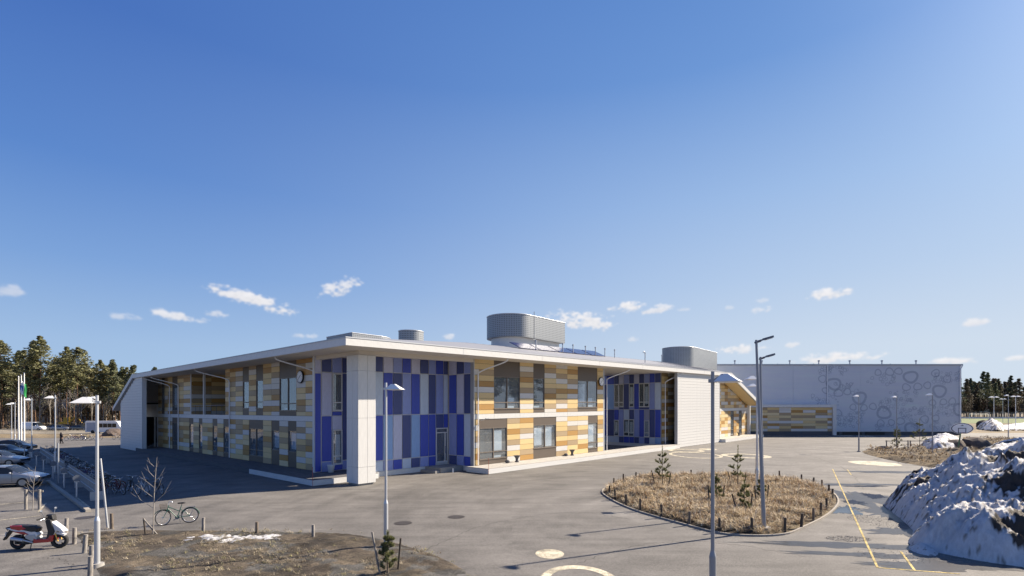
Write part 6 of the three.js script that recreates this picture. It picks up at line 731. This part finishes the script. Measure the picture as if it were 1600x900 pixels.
{ const g = thing('excavator', 'small yellow digger glimpsed between pine trunks', 'digger', (101 - 800) / 800 * 150, -150, 0.3), y = std(0.6, 0.36, 0.04, 0.5); mesh('cab', [box(-1.1, 1.0, 1.0, 1.9, -1, 1), box(-0.2, 1.0, 1.9, 3.1, -0.9, 0.2)], y, g); mesh('boom', [bar(1, 1.6, 0, 3, 3.6, 0, 0.2), bar(3, 3.6, 0, 4.2, 1.4, 0, 0.16)], y, g); mesh('bucket', box(3.8, 4.6, 0.7, 1.5, -0.5, 0.5), M.black, g); for (const s of [-1, 1]) mesh('track', box(-1.5, 1.5, 0, 0.8, s * 0.9 - 0.3, s * 0.9 + 0.3), M.black, g); }
// ---------- small things on the decks ----------
const deckPoint = (u, v) => [-10.63 + 0.6587 * u - 0.7524 * v, -(35.38 + 0.7524 * u + 0.6587 * v)];
function urn(u, v, label) { const [x, z] = deckPoint(u, v); single('planter_urn', new THREE.LatheGeometry([[0.01, 0], [0.2, 0], [0.2, 0.05], [0.13, 0.14], [0.13, 0.3], [0.2, 0.46], [0.3, 0.56], [0.3, 0.62], [0.24, 0.62], [0.2, 0.5], [0.01, 0.48]].map(([a, b]) => new THREE.Vector2(a, b)), 20), M.darkConcrete, label, 'planter', x, z, 0, 'urns on the front deck', warp(u, 0.45)); }
urn(16.2, -0.55, 'dark flared urn on the front deck beside the first window'); urn(25.2, -0.5, 'dark flared urn on the front deck further along'); urn(78.9, -0.6, 'dark flared urn on the end deck by the gabled wing');
function stone(u, v, label) { const [x, z] = deckPoint(u, v); single('doorstop_stone', new THREE.DodecahedronGeometry(0.2, 1).scale(1.1, 0.8, 0.9).translate(0, 0.14, 0), M.darkConcrete, label, 'stone', x, z, 0, 'stones on the front deck', warp(u, 0.45)); }
stone(15.0, -0.45, 'dark rough stone on the deck left of the first urn'); stone(24.2, -0.4, 'dark rough stone on the deck left of the second urn');
{ const [x, z] = deckPoint(0.95, 5.3); single('plant_tub', new THREE.LatheGeometry([[0.01, 0], [0.2, 0], [0.27, 0.5], [0.3, 0.52], [0.3, 0.58], [0.24, 0.58], [0.22, 0.45], [0.01, 0.43]].map(([a, b]) => new THREE.Vector2(a, b)), 20), M.whiteB, 'white tub on the shaded deck below the blue panels', 'planter', x, z, 0, null, 0.45); }
M.stake = std(0.4, 0.07, 0.04, 0.6);
for (const [u, v, l] of [[-2.16, 2.2, 'thin red snow stake at the corner of the shaded deck'], [10.5, -2.4, 'thin red snow stake at the corner of the sunny deck']]) { const [x, z] = deckPoint(u, v); single('snow_stake', bar(0, 0, 0, 0, 1.35, 0, 0.014), M.stake, l, 'stake', x, z, 0, 'snow stakes'); }
{ const [x, z] = deckPoint(9.6, 0.9); single('floor_marker', bar(0, 0, 0, 0, 0.35, 0, 0.07, 0.06, 12), M.lampWhite, 'short white marker at the entrance landing', 'marker', x, z); }

scene.traverse((o) => { if (o.isMesh) { o.castShadow = true; o.receiveShadow = true; } });
renderer.render(scene, camera);
